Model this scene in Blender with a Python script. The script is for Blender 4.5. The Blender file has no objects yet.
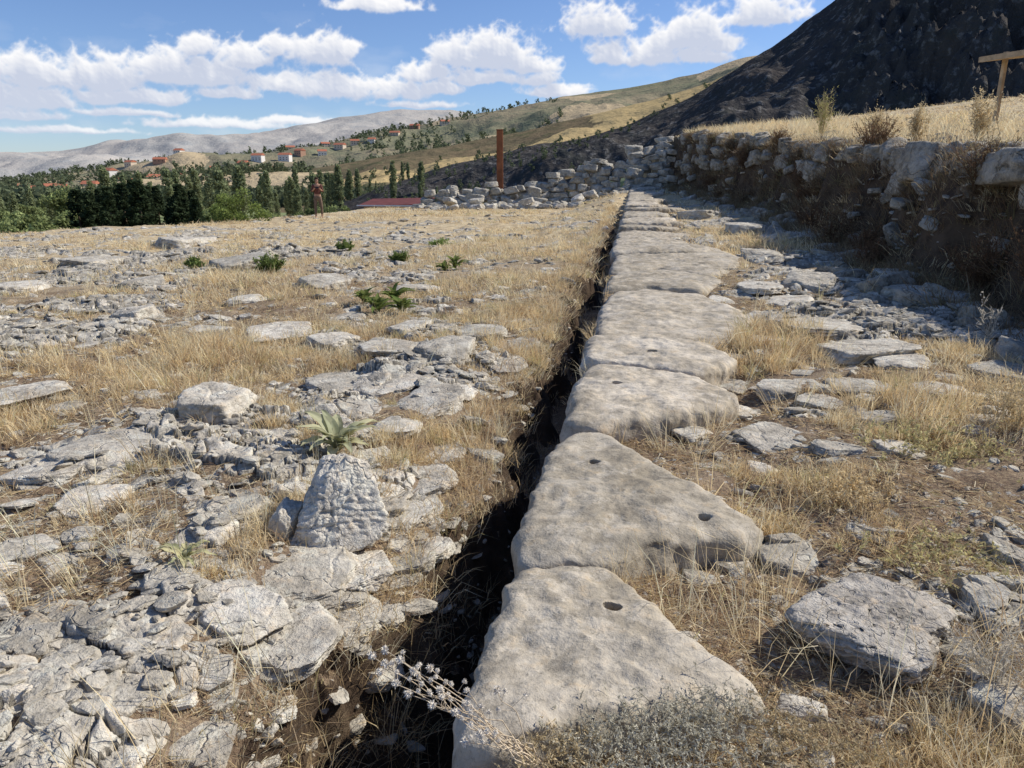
import bpy, math, numpy as np, random
from mathutils import Vector
rng=np.random.default_rng(7); random.seed(7)
H=1.5; TH=math.radians(15.8); CT,ST=math.cos(TH),math.sin(TH); F=740.0
SUN_EL=math.radians(40); SUN_AZ=math.radians(72)
scene=bpy.context.scene; COL=scene.collection
# ---------------------------------------------------------------- numpy noise
_p=np.random.default_rng(3).permutation(256); _p=np.concatenate([_p,_p,_p])
_g=np.random.default_rng(4).normal(size=(256,3)); _g/=np.linalg.norm(_g,axis=1)[:,None]
def pn(P):
    P=np.asarray(P,float); i=np.floor(P).astype(int); f=P-i; i&=255
    u=f*f*f*(f*(f*6-15)+10); out=np.zeros(len(P))
    for dx in (0,1):
        for dy in (0,1):
            for dz in (0,1):
                h=_p[_p[_p[(i[:,0]+dx)&255]+((i[:,1]+dy)&255)]+((i[:,2]+dz)&255)]
                w=(u[:,0] if dx else 1-u[:,0])*(u[:,1] if dy else 1-u[:,1])*(u[:,2] if dz else 1-u[:,2])
                out+=w*((_g[h]*(f-np.array([dx,dy,dz]))).sum(1))
    return out*1.5
def fbm(P,o=4):
    P=np.asarray(P,float); r=np.zeros(len(P)); a=1.0
    for k in range(o):
        r+=a*pn(P*(2.03**k)+k*17.3); a*=.5
    return r
def n2(x,y,s,o=3,z=0.0):
    x=np.asarray(x,float); y=np.asarray(y,float)
    return fbm(np.stack([x.ravel()*s,y.ravel()*s,np.full(x.size,z+.37)],1),o).reshape(x.shape)
def sm(t):
    t=np.clip(t,0,1); return t*t*(3-2*t)
# ---------------------------------------------------------------- terrain
def rowl(y): return -.46+.1655*np.asarray(y,float)
def zrow(y): return .7*sm((np.asarray(y,float)-8)/37)
def Xw(y): return np.interp(y,[0,7.3,23.5,43,60],[4.7,5.2,8.0,8.8,9.5])
def hE(y): return np.interp(y,[0,7,23,43,60],[1.3,1.5,2.30,3.6,3.9])
def Yedge(x): return np.interp(x,[-200,-40,-16.6,-12.5,-9.5,-7.5,-5,5,60],[-60,10,25.5,31,37,43,48,52,60])
def gz(x,y,micro=True):
    x=np.asarray(x,float); y=np.asarray(y,float)
    s=x-rowl(y); r=np.hypot(x,y)
    z=-.15-.22*sm((-s-2)/12)*sm(y/30)
    z=z+(zrow(y)+.09)*sm((s+3.2)/3.2)*(y>-5)
    z=z+.10*sm((s-1.2)/2.5)
    z=z-.20*sm((s+1.7)/1.3)*sm((.1-s)/.2)*sm((4.6-y)/2.4)
    z=z-.12*sm((s+1.15+.2*n2(x,y,.9,2,8.))/.7)*sm((.1-s)/.15)*sm((10-y)/5)
    z=z-.07*sm((s+.1)/.15)*sm((1.7-s)/.5)*(y>.5)
    e=sm((x-Xw(y)+n2(x,y,.6,3)*.4)/.90)
    d=np.clip(x-Xw(y)-1.0,0,40)
    z=z*(1-e)+(hE(y)+.11*d)*e
    z=z+n2(x,y,.22,2)*.08*sm(r/6)*(1-sm((r-300)/300))
    dd=y-Yedge(x)
    drop=np.interp(dd,[0,10,30,80,200,800,3000,20000],[0,-1.8,-4.5,-9,-13,-18,-18,-18])
    z=z+drop*(1-sm((x-6)/25)*(1-sm((r-120)/200)))
    z=z+n2(x,y,.012,3)*1.5*sm((r-80)/150)
    w=.34+.18*n2(x,y,1.1,2)+.14*n2(x,y,4,3)+.26*sm((3.4-y)/1.8)
    band=sm((s+w+.16)/.32)*sm((.05-s)/.05)
    z=z-band*((.46+.22*sm((4.5-y)/2))*(1-sm((y-16)/20))+.08)*(1-sm((y-36)/8))*(y>-2)
    if micro:
        k=(1-sm((r-30)/60))
        z=z+(n2(x,y,1.1,3)*.050+n2(x,y,5,3)*.024+np.abs(n2(x,y,17,2))*.010)*k
    return z
def ray(px,py):
    u=(px-512)/F; v=(384-py)/F
    return np.array([u,CT+v*ST,-ST+v*CT])
def G(px,py,z=0.0):
    d=ray(px,py); t=(z-H)/d[2]; return d[0]*t,d[1]*t
def Gg(px,py):
    z=0.0
    for _ in range(12):
        x,y=G(px,py,min(z,1.3)); z=float(gz(np.array([x]),np.array([y]),False)[0])
    return x,y
def dirAT(px,py):
    d=ray(px,py); return math.atan2(d[0],d[1]), d[2]/math.hypot(d[0],d[1])
# ---------------------------------------------------------------- mesh helpers
def mk(name,V,polys,mat=None,smooth=True,col=None,link=True,**props):
    me=bpy.data.meshes.new(name); V=np.ascontiguousarray(V,dtype=np.float32)
    me.vertices.add(len(V)); me.vertices.foreach_set('co',V.ravel())
    polys=[np.asarray(p,dtype=np.int32) for p in polys if len(p)]
    tot=sum(p.size for p in polys); n=sum(len(p) for p in polys)
    me.loops.add(tot); me.loops.foreach_set('vertex_index',np.concatenate([p.ravel() for p in polys]))
    me.polygons.add(n)
    cnt=np.concatenate([np.full(len(p),p.shape[1],dtype=np.int32) for p in polys])
    st=np.concatenate([[0],np.cumsum(cnt)[:-1]]).astype(np.int32)
    me.polygons.foreach_set('loop_start',st)
    me.polygons.foreach_set('use_smooth',np.full(n,smooth,dtype=bool))
    me.update(calc_edges=True); me.validate()
    if col is not None:
        a=me.color_attributes.new('Col','FLOAT_COLOR','POINT')
        col=np.asarray(col); c=np.ones((len(V),4),np.float32); c[:,:col.shape[1]]=col; a.data.foreach_set('color',c.ravel())
    if mat: me.materials.append(mat)
    ob=bpy.data.objects.new(name,me)
    if link: COL.objects.link(ob)
    for k,v in props.items(): ob[k]=v
    return ob
def empty(name,loc=(0,0,0),**props):
    e=bpy.data.objects.new(name,None); e.empty_display_size=.1; e.location=loc; COL.objects.link(e)
    for k,v in props.items(): e[k]=v
    return e
def box(cx,cy,cz,sx,sy,sz,bev=0):
    V=np.array([[x,y,z] for x in(-1,1) for y in(-1,1) for z in(-1,1)],float)*[sx/2,sy/2,sz/2]+[cx,cy,cz]
    Q=np.array([[0,1,3,2],[4,6,7,5],[0,4,5,1],[2,3,7,6],[0,2,6,4],[1,5,7,3]])
    return V,Q
def joinparts(parts):
    Vs=[];Qs=[];o=0
    for V,Q in parts: Vs.append(V);Qs.append(Q+o);o+=len(V)
    return np.concatenate(Vs),np.concatenate(Qs)
def tube(pts,rads,n=6):
    pts=np.asarray(pts,float); V=[];Q=[]
    for i,p in enumerate(pts):
        t=pts[min(i+1,len(pts)-1)]-pts[max(i-1,0)]; t/=np.linalg.norm(t)+1e-9
        a=np.cross(t,[0,1,0.13]); a/=np.linalg.norm(a)+1e-9; b=np.cross(t,a)
        for k in range(n):
            an=2*math.pi*k/n; V.append(p+rads[i]*(math.cos(an)*a+math.sin(an)*b))
    for i in range(len(pts)-1):
        for k in range(n):
            Q.append([i*n+k,i*n+(k+1)%n,(i+1)*n+(k+1)%n,(i+1)*n+k])
    return np.array(V),np.array(Q)
def ico(level):
    import bmesh
    bm=bmesh.new(); bmesh.ops.create_icosphere(bm,subdivisions=level,radius=1)
    V=np.array([v.co[:] for v in bm.verts]); Fc=np.array([[v.index for v in f.verts] for f in bm.faces]); bm.free()
    return V/np.linalg.norm(V,axis=1)[:,None],Fc
ICO={l:ico(l) for l in (2,3,4,5,6)}
def rockV(level,seed,flat=.6,rough=1.0,p=44,npl=9,boxy=False):
    r=np.random.default_rng(seed); D=ICO[level][0]
    N=r.normal(size=(npl,3)); N[:,2]*=.45; N/=np.linalg.norm(N,axis=1)[:,None]
    h=r.uniform(.66,1.0,npl) if not boxy else r.uniform(.88,1.12,npl)
    a0=r.uniform(0,1.5) if not boxy else r.normal()*.12
    A4=np.array([[math.cos(a0+q*math.pi/2),math.sin(a0+q*math.pi/2),r.uniform(-.2,.35) if not boxy else r.uniform(-.10,.20)] for q in range(4)]); A4/=np.linalg.norm(A4,axis=1)[:,None]
    T=np.array([[r.normal()*.10,r.normal()*.10,1.0]]); T/=np.linalg.norm(T)
    T2=T+np.array([[r.normal()*.35,r.normal()*.35,0]]); T2/=np.linalg.norm(T2)
    N=np.concatenate([N,A4,T,-T,T2]); h=np.concatenate([h,r.uniform(.72,1.0,4) if not boxy else r.uniform(.74,.88,4),[flat],[flat],[flat*(1.06 if not boxy else 1.1)]])
    q=(np.maximum(D@N.T,0)/h)**p
    R=np.minimum((q.sum(1))**(-1/p),1.35); V=D*R[:,None]
    o=r.uniform(0,50,3)
    a=fbm(V*1.6+o,3)*.055+ (-np.abs(fbm(V*3.7+o+9,4)))*.06+fbm(V*11+o,3)*.018
    ly=V[:,2]*7+pn(V*1.2+o)*1.5; st=(sm((ly-np.floor(ly))*3)-.5)*.035*sm((.9-np.abs(D[:,2]))/.4)
    cr=np.abs(pn(V*1.5+o+31)); crack=-.06*np.exp(-(cr/.02)**2)
    return V+D*(rough*(a+st+crack))[:,None]
def xf(V,dims,rz,tilt=(0,0),loc=(0,0,0)):
    V=V*np.array(dims)
    cx,sx=math.cos(tilt[0]),math.sin(tilt[0]); V=V@np.array([[1,0,0],[0,cx,-sx],[0,sx,cx]]).T
    cy,sy=math.cos(tilt[1]),math.sin(tilt[1]); V=V@np.array([[cy,0,sy],[0,1,0],[-sy,0,cy]]).T
    c,s=math.cos(rz),math.sin(rz); V=V@np.array([[c,-s,0],[s,c,0],[0,0,1]]).T
    return V+np.array(loc)
def merge(items,level,variants):
    Fc=ICO[level][1]; n=len(ICO[level][0]); Vs=[];Fs=[]
    for i,(dims,rz,tilt,loc) in enumerate(items):
        Vs.append(xf(variants[i%len(variants)],dims,rz,tilt,loc)); Fs.append(Fc+i*n)
    return np.concatenate(Vs),np.concatenate(Fs)
# ---------------------------------------------------------------- materials
def newmat(name):
    m=bpy.data.materials.new(name); m.use_nodes=True; nt=m.node_tree; nt.nodes.clear()
    out=nt.nodes.new('ShaderNodeOutputMaterial'); b=nt.nodes.new('ShaderNodeBsdfPrincipled')
    nt.links.new(b.outputs[0],out.inputs[0]); b.inputs['Roughness'].default_value=.9
    b.inputs['Specular IOR Level'].default_value=.2
    return m,nt,b,out
def setin(nt,sock,v):
    if isinstance(v,bpy.types.NodeSocket): nt.links.new(v,sock)
    elif isinstance(v,(tuple,list)) and sock.type=='RGBA' and len(v)==3: sock.default_value=(*v,1)
    else: sock.default_value=v
def nd(nt,typ,ins={},**props):
    n=nt.nodes.new(typ)
    for k,v in props.items(): setattr(n,k,v)
    for k,v in ins.items(): setin(nt,n.inputs[k],v)
    return n
def mth(nt,op,a,b=0.0,c=None,clamp=False):
    n=nd(nt,'ShaderNodeMath',{0:a,1:b},operation=op,use_clamp=clamp)
    if c is not None: setin(nt,n.inputs[2],c)
    return n.outputs[0]
def vm(nt,op,a,b): return nd(nt,'ShaderNodeVectorMath',{0:a,1:b},operation=op).outputs[0]
def noi(nt,v,s,d=3,r=.6,dist=0.0):
    return nd(nt,'ShaderNodeTexNoise',{'Vector':v,'Scale':s,'Detail':d,'Roughness':r,'Distortion':dist}).outputs[0]
def mr(nt,v,a,b,c=0.0,d=1.0,smooth=False):
    n=nd(nt,'ShaderNodeMapRange',{0:v,1:a,2:b,3:c,4:d}); n.interpolation_type='SMOOTHSTEP' if smooth else 'LINEAR'; return n.outputs[0]
def mix(nt,f,a,b,bt='MIX'):
    n=nt.nodes.new('ShaderNodeMix'); n.data_type='RGBA'; n.blend_type=bt; n.clamp_factor=True
    setin(nt,n.inputs[0],f); setin(nt,n.inputs[6],a); setin(nt,n.inputs[7],b); return n.outputs[2]
def bump(nt,b,h,strength=.8,dist=.02):
    n=nd(nt,'ShaderNodeBump',{'Strength':strength,'Distance':dist,'Height':h}); nt.links.new(n.outputs[0],b.inputs['Normal'])
def geo(nt): return nt.nodes.new('ShaderNodeNewGeometry')
def rockmat(name,dark,mid,light,scale=1.0,bd=.02,lich=.5,crk=.5,vcol=False):
    m,nt,b,o=newmat(name)
    P=geo(nt).outputs['Position']; R=nt.nodes.new('ShaderNodeObjectInfo').outputs['Random']
    if vcol: R=nd(nt,'ShaderNodeAttribute',attribute_name='Col').outputs['Fac']
    v=vm(nt,'ADD',P,nd(nt,'ShaderNodeCombineXYZ',{0:mth(nt,'MULTIPLY',R,31.0),1:mth(nt,'MULTIPLY',R,17.0),2:R}).outputs[0])
    n1=noi(nt,v,2.6*scale,4); nb=noi(nt,v,13*scale,5,.68); nc=noi(nt,v,70*scale,3,.7); n4=noi(nt,vm(nt,'ADD',v,(5,9,2)),7*scale,5,.72)
    c=mix(nt,mr(nt,n1,.32,.50),dark,mid); c=mix(nt,mr(nt,n1,.50,.66),c,light)
    c=mix(nt,mr(nt,n4,.545,.62,0,lich),c,tuple(x*.36 for x in mid))
    c=mix(nt,mr(nt,n4,.47,.40,0,.6),c,tuple(min(.74,x*1.12) for x in light))
    c=mix(nt,mr(nt,nb,.54,.70,0,.5),c,(.48,.35,.21))
    c=mix(nt,1.0,c,mix(nt,mr(nt,nb,.3,.6),(.64,.63,.62),(1.10,1.10,1.09)),'MULTIPLY')
    c=mix(nt,mr(nt,nc,.57,.68,0,.5),c,(.12,.11,.09))
    c=mix(nt,1.0,c,mix(nt,R,(.82,.81,.78),(1.12,1.10,1.07)),'MULTIPLY')
    nt.links.new(c,b.inputs['Base Color'])
    h=mth(nt,'ADD',nb,mth(nt,'MULTIPLY',nc,.32))
    if crk:
        vo=nd(nt,'ShaderNodeTexVoronoi',{'Vector':vm(nt,'ADD',v,vm(nt,'MULTIPLY',n1,(.9,.7,.8))),'Scale':2.6*scale},feature='DISTANCE_TO_EDGE').outputs[0]
        h=mth(nt,'ADD',h,mr(nt,vo,0,.03,-crk,0))
    bump(nt,b,h,1.0,bd)
    return m
RC=((.42,.38,.32),(.56,.515,.44),(.69,.65,.575))
M_rock=rockmat('limestone',*RC,1.0,.022,.45,.3)
M_bed=rockmat('bedrock_limestone',*RC,1.0,.022,.5,.35,True)
M_slab=rockmat('slab_stone',(.38,.33,.255),(.51,.45,.36),(.63,.57,.48),.8,.013,.42,0)
M_wall=rockmat('wall_stone',(.29,.265,.225),(.44,.405,.345),(.62,.58,.51),.7,.06,.55,.5)
M_wallf=rockmat('far_wall_stone_lightened',(.42,.39,.33),(.57,.53,.46),(.71,.67,.60),.7,.05,.4,.4)  # wall stone lightened to offset shade on the side facing the camera
M_dark=rockmat('dark_stone',(.27,.25,.22),(.39,.36,.32),(.52,.49,.44),1.4,.02,.55,.3)
def plain(name,c,rough=.8,var=.25,s=8,trans=0):
    m,nt,b,o=newmat(name); P=geo(nt).outputs['Position']
    n=noi(nt,P,s,4,.6); c2=tuple(x*(1-var) for x in c); c1=tuple(min(1,x*(1+var)) for x in c)
    nt.links.new(mix(nt,mr(nt,n,.3,.7),c2,c1),b.inputs['Base Color']); b.inputs['Roughness'].default_value=rough
    return m
def colmat(name,trans=.25):
    m,nt,b,o=newmat(name); nt.nodes.remove(b); a=nd(nt,'ShaderNodeAttribute',attribute_name='Col').outputs[0]
    df=nd(nt,'ShaderNodeBsdfDiffuse',{0:a}); t=nd(nt,'ShaderNodeBsdfTranslucent',{0:a}); ms=nd(nt,'ShaderNodeMixShader',{0:trans,1:df.outputs[0],2:t.outputs[0]})
    nt.links.new(ms.outputs[0],o.inputs[0]); return m
M_grass=colmat('dry_grass_blades',.4); M_leaf=colmat('leaf_colours',.35)
def groundmat():
    m,nt,b,o=newmat('ground_soil'); P=geo(nt).outputs['Position']
    r=nd(nt,'ShaderNodeVectorMath',{0:P},operation='LENGTH').outputs['Value']
    big=noi(nt,P,.55,4,.6); med=noi(nt,P,3.0,5,.65); fin=noi(nt,P,24,5,.75)
    soil=mix(nt,mr(nt,med,.35,.62),(.14,.09,.06),(.32,.235,.16))
    fib=noi(nt,vm(nt,'MULTIPLY',P,(1.0,3.5,1.0)),34,4,.8,.8)
    sf=mth(nt,'MULTIPLY',mr(nt,fib,.50,.64),mr(nt,big,.36,.56,.40,1))
    c=mix(nt,sf,soil,(.62,.49,.30))
    c=mix(nt,mr(nt,r,8,22,0,.8),c,mix(nt,mr(nt,med,.38,.62),(.46,.35,.21),(.74,.60,.36)))
    vc=nd(nt,'ShaderNodeTexVoronoi',{'Vector':vm(nt,'ADD',P,vm(nt,'MULTIPLY',fin,(.05,.04,.03))),'Scale':30.0})
    g=nd(nt,'ShaderNodeSeparateColor',{0:vc.outputs['Color']}).outputs[0]
    cf=mth(nt,'MULTIPLY',mr(nt,vc.outputs[0],.40,.32),mr(nt,mth(nt,'ADD',g,mr(nt,med,.3,.7,-.3,.3)),.86,.90))
    c=mix(nt,cf,c,(.50,.46,.40))
    c=mix(nt,mr(nt,fin,.42,.28,0,.8),c,(.06,.04,.025))
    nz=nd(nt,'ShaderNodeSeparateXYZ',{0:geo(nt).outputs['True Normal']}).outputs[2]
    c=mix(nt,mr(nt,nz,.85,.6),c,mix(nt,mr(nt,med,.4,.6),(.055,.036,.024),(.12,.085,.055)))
    q=vm(nt,'MULTIPLY',P,(.006,.010,0)); vv=nd(nt,'ShaderNodeTexVoronoi',{'Vector':q,'Scale':1.0}).outputs['Color']
    vg=nd(nt,'ShaderNodeSeparateColor',{0:vv})
    val=mix(nt,mr(nt,vg.outputs[0],.45,.55),(.22,.25,.11),(.54,.43,.24)); val=mix(nt,mr(nt,noi(nt,P,.03,4),.52,.64),val,(.14,.18,.07))
    val=mix(nt,mr(nt,r,600,4000),val,mix(nt,.6,val,(.40,.38,.37)))  # distance haze painted into the far valley colour
    c=mix(nt,mr(nt,r,45,75),c,val)
    nt.links.new(c,b.inputs['Base Color']); b.inputs['Roughness'].default_value=1
    bump(nt,b,fin,1.0,.03); return m
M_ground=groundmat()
azf=np.radians(np.concatenate([np.linspace(-180,-56,50)[:-1],np.linspace(-56,56,560),np.linspace(56,180,50)[1:-1]]))
rr=np.concatenate([np.geomspace(.35,60,600),np.geomspace(60,16000,150)[1:]])
A,R=np.meshgrid(azf,rr,indexing='ij'); X=np.sin(A)*R; Y=np.cos(A)*R; Z=gz(X,Y)
na,nr=A.shape; V=np.stack([X,Y,Z],-1).reshape(-1,3)
i,j=np.meshgrid(np.arange(na),np.arange(nr-1),indexing='ij'); i2=(i+1)%na
Q=np.stack([i*nr+j,i*nr+j+1,i2*nr+j+1,i2*nr+j],-1).reshape(-1,4)
V=np.concatenate([V,[[0,0,float(gz(np.array([0.]),np.array([0.]))[0])]]]); c0=len(V)-1
T=np.stack([np.full(na,c0),np.arange(na)*nr,((np.arange(na)+1)%na)*nr],-1)
Q=Q[:,::-1]; T=T[:,::-1]
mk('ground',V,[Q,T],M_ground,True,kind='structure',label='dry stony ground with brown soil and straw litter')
# ---------------------------------------------------------------- fractured bedrock breaking through the soil
def voro(x,y,s,seed):
    x=x/s; y=y/s; ix=np.floor(x).astype(int); iy=np.floor(y).astype(int)
    f1=np.full(x.shape,9.); f2=np.full(x.shape,9.); hx=np.zeros(x.shape); sx=np.zeros(x.shape); sy=np.zeros(x.shape)
    for dx in (-1,0,1):
        for dy in (-1,0,1):
            a=ix+dx; b=iy+dy; h=_p[_p[(a+seed)&255]+(b&255)]; h2=_p[h+((a*7)&255)]; h3=_p[h2+((b*3)&255)]
            qx=a+.5+(h/255-.5)*.9; qy=b+.5+(h2/255-.5)*.9; d=np.hypot(x-qx,y-qy)
            new=d<f1; f2=np.where(new,f1,np.minimum(f2,d)); f1=np.where(new,d,f1)
            hx=np.where(new,h3*256.+h,hx); sx=np.where(new,qx,sx); sy=np.where(new,qy,sy)
    return f1,f2,hx,(x-sx)*s,(y-sy)*s
def rnd(h,k): return ((h*(12.9898+k*3.17)+k*7.7)%97.3)/97.3
def bed_h(X,Y,fine=True):
    R=np.hypot(X,Y); wx=X+n2(X,Y,3.0,3,21.)*.04; wy=Y+n2(X,Y,3.0,3,41.)*.04
    a=.5; ux=wx*math.cos(a)-wy*math.sin(a); uy=(wx*math.sin(a)+wy*math.cos(a))*1.45
    f1,f2,h,dx,dy=voro(ux,uy,.32,11); e=(f2-f1)*.32
    g1,g2,k,ex,ey=voro(ux*1.1+3,uy*.9+7,.15,57); e2=(g2-g1)*.15
    small=(rnd(h,5)<.45)
    hh=(rnd(h,1)-.62)*.070+dx*(rnd(h,2)-.5)*.16+dy*(rnd(h,3)-.5)*.16
    hk=hh+(rnd(k,1)-.6)*.030+ex*(rnd(k,2)-.5)*.18+ey*(rnd(k,3)-.5)*.18
    h0=np.where(small,hk,hh); cw=.009+.0022*R
    h0=h0-.070*(1-sm(e/cw))-.006*(1-sm(e/.04))
    h0=h0-np.where(small,.035*(1-sm(e2/(cw*.8))),0)*np.clip(1.2-R/14,0,1)
    if fine:
        h0=h0+n2(X,Y,2.0,2,55.)*.008+n2(X,Y,9,4,3.)*.005-np.abs(n2(X,Y,24,3,5.))*.005
    s=X-rowl(Y)
    m=n2(X,Y,.55,3,31.)*.9
    left=-.034+.050*sm((m+.05)/.35)-.05*(1-sm((m+.35)/.3))-.010*sm((4-R)/1.5)+.012*sm((R-5)/5)
    for (cx,cy,r_,g_) in BP: left=left+g_*np.exp(-((X-cx)**2+(Y-cy)**2)/(r_*r_))
    right=left+.004-.018*sm((3.2-Y)/1)
    lift=np.where(s<-.2,left,right)-.25*sm((s+.80)/.3)*sm((.1-s)/.1)-.25*sm((s+.05)/.1)*sm((1.5-s)/.25)*(Y<14)*sm((Y-2.6)/.6)-.25*sm((s+.05)/.1)*sm((1.05-s)/.2)*(Y<3.4)
    lift=lift-.2*sm((s+1.0)/.3)*sm((.1-s)/.1)*sm((3.8-Y)/1.2)
    return h0+lift, np.where(small,rnd(k,4),rnd(h,4))
BP=[(*Gg(430,350),1.5,.04),(*Gg(350,385),1.0,.03),(*Gg(110,450),1.0,.03),(*Gg(300,560),.4,.025),(*Gg(140,650),.5,.025),(*Gg(300,690),.3,.025),(*Gg(210,410),.5,.025),(*Gg(60,740),.3,.02),(*Gg(60,330),2,.03),(*Gg(230,270),2.5,.03),(*Gg(120,260),3.0,.035),(*Gg(330,250),2.5,.03),(*Gg(20,250),4.0,.03),
(*Gg(830,325),1.0,.04),(*Gg(860,390),.6,.035),(*Gg(770,440),.35,.03),(*Gg(860,260),2.0,.04),(*Gg(930,320),1.2,.04),(*Gg(1000,360),.8,.03),(*Gg(770,230),2.5,.03),(*Gg(960,600),.3,.028),(*Gg(1000,480),.4,.03),(*Gg(860,540),.3,.025),(*Gg(920,440),.6,.025)]
ra=np.radians(np.linspace(-44,45,1080)); rb=np.geomspace(1.3,30,820); A,R=np.meshgrid(ra,rb,indexing='ij'); X=np.sin(A)*R; Y=np.cos(A)*R
hb_,cv=bed_h(X,Y); base=gz(X,Y,True); Zb=base+hb_
vis=(hb_>-.05)&(X<Xw(Y)-.1)&(Y<Yedge(X)-1)
nA,nR=A.shape; i,j=np.meshgrid(np.arange(nA-1),np.arange(nR-1),indexing='ij'); Q=np.stack([i*nR+j,i*nR+j+1,(i+1)*nR+j+1,(i+1)*nR+j],-1).reshape(-1,4)[:,::-1]
Q=Q[vis.ravel()[Q].any(1)]; used=np.unique(Q); rm=np.full(X.size,-1); rm[used]=np.arange(len(used)); Q=rm[Q]
V=np.stack([X,Y,Zb],-1).reshape(-1,3)[used]; cvv=cv.ravel()[used]
mk('bedrock',V,[Q],M_bed,True,col=np.stack([cvv]*3,1),kind='structure',label='fractured pale limestone bedrock plates breaking through soil')
def bedabove(x,y):
    return bed_h(np.asarray(x),np.asarray(y),False)[0]
# ---------------------------------------------------------------- hills
class Layer: pass
def layer(name,pts,rf,rd,rb,zf,pw,amp,ns,mat,label,naz=420,nrr=110,ridged=False,seed=0):
    at=[dirAT(*p) for p in pts]; azs=np.array([a for a,_ in at]); tn=np.array([t for _,t in at])
    def zfun(a,r):
        tt=np.interp(a,azs,tn); zr=H+rd*tt; t=np.clip((r-rf)/(rd-rf),0,1); t2=np.clip((r-rd)/(rb-rd),0,1)
        z=zf+(zr-zf)*t**pw-(zr-zf)*sm(t2)
        x=np.sin(a)*r; y=np.cos(a)*r; n=n2(x,y,ns,5,seed)
        if ridged:
            rg=np.abs(n2(x,y,ns*2.3,5,seed+4)); cg=sm((a-.34)/.14); n=.5*n-rg*1.3*(.12+1.3*cg)+.12+.20*cg
        k=(.25+.75*np.sin(np.pi*t))*(t2<=0)+(t2>0)*.25
        k=k*sm((zr-zf)/ (abs(zf)+10.0)) if zf<0 else k
        return z+n*amp*k
    aa=np.linspace(azs[0],azs[-1],naz); r1=np.concatenate([np.linspace(rf,rd,nrr),np.linspace(rd,rb,20)[1:]])
    A,R=np.meshgrid(aa,r1,indexing='ij'); Z=zfun(A,R)
    V=np.stack([np.sin(A)*R,np.cos(A)*R,Z],-1).reshape(-1,3); nr=len(r1)
    i,j=np.meshgrid(np.arange(naz-1),np.arange(nr-1),indexing='ij')
    Q=np.stack([i*nr+j,(i+1)*nr+j,(i+1)*nr+j+1,i*nr+j+1],-1).reshape(-1,4)
    mk(name,V,[Q],mat,True,kind='structure',label=label)
    L=Layer(); L.z=zfun; L.azs=azs; return L
def hillmat(name,ca,cb,cc,s,haze_paint=None,haze_mix=0,rock=None,fields=None,bs=.03,sp=.25,rk=.8,fc=(.58,.44,.23),fs=(.0045,.0028)):
    m,nt,b,o=newmat(name); P=geo(nt).outputs['Position']
    n=noi(nt,P,s,5,.65); n_=noi(nt,P,s*4.3,5,.7); n3=noi(nt,P,s*18,4,.7)
    c=mix(nt,mr(nt,n,.4,.6),ca,cb)
    c=mix(nt,mr(nt,n_,.52,.64,0,.8),c,cc)
    if fields:
        vq=nd(nt,'ShaderNodeTexVoronoi',{'Vector':vm(nt,'MULTIPLY',vm(nt,'ADD',P,vm(nt,'MULTIPLY',n,(120,120,0))),(fs[0],fs[1],0)),'Scale':1.0}).outputs['Color']
        g=nd(nt,'ShaderNodeSeparateColor',{0:vq}).outputs[0]
        c=mix(nt,mr(nt,g,fields,fields+.03,0,.9),c,fc)
    if rock: c=mix(nt,mr(nt,n3,.54,.64,0,rk),c,rock)
    c=mix(nt,1.0,c,mix(nt,mr(nt,n3,.3,.7),(1-sp,1-sp,1-sp),(1+sp,1+sp,1+sp)),'MULTIPLY')
    if haze_paint: c=mix(nt,haze_mix,c,haze_paint)  # aerial haze painted into the hill's base colour
    nt.links.new(c,b.inputs['Base Color']); b.inputs['Roughness'].default_value=1; b.inputs['Specular IOR Level'].default_value=0
    bump(nt,b,mth(nt,'ADD',n_,mth(nt,'MULTIPLY',n3,.4)),1.0,bs/s); return m
Mh_far=hillmat('far_hill_soil_haze',(.54,.45,.32),(.43,.38,.28),(.31,.30,.24),.0012,(.40,.43,.49),.42,bs=.02,sp=.08)
Mh_town=hillmat('town_hill_soil_haze',(.29,.23,.13),(.21,.20,.10),(.12,.14,.07),.005,(.36,.37,.40),.14,fields=.60,sp=.15,fc=(.54,.41,.23))
Mh_mid=hillmat('mid_hill_soil_haze',(.20,.15,.085),(.14,.12,.065),(.085,.09,.042),.012,(.30,.31,.34),.04,fields=.60,fc=(.54,.40,.19),fs=(.003,.009))
Mh_mt=hillmat('mountain_soil_shade_haze',(.070,.056,.042),(.045,.040,.032),(.036,.038,.026),.03,(.10,.11,.13),.25,rock=(.19,.18,.165),bs=.05,rk=.7)  # soil colour darkened to carry the slope's shade, with haze mixed in
L_far=layer('far_hills',[(-250,167),(-60,156),(0,153),(60,151),(110,144),(200,142),(260,134),(340,118),(400,111),(450,111),(480,116),(520,112),(600,105),(760,100),(1300,90)],3800,8000,9500,-60,.9,170,.0007,Mh_far,'tan bare hills with painted-in haze on the horizon',500,120)
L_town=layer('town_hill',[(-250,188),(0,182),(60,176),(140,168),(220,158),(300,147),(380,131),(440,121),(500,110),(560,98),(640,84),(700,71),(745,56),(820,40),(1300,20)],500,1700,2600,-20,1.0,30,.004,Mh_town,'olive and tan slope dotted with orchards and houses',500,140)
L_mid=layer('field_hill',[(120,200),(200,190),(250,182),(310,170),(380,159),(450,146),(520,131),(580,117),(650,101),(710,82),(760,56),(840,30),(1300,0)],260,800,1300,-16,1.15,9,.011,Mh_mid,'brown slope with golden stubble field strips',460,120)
L_mt=layer('rocky_mountain',[(330,212),(380,188),(430,173),(500,157),(560,143),(620,126),(680,100),(715,79),(745,59),(775,43),(800,26),(835,2),(870,-35),(930,-70),(1024,-120),(1150,-150),(1400,-160),(1700,-80)],75,240,420,-12,1.25,15,.026,Mh_mt,'steep dark rocky mountainside in shade',760,250,True)
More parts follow.
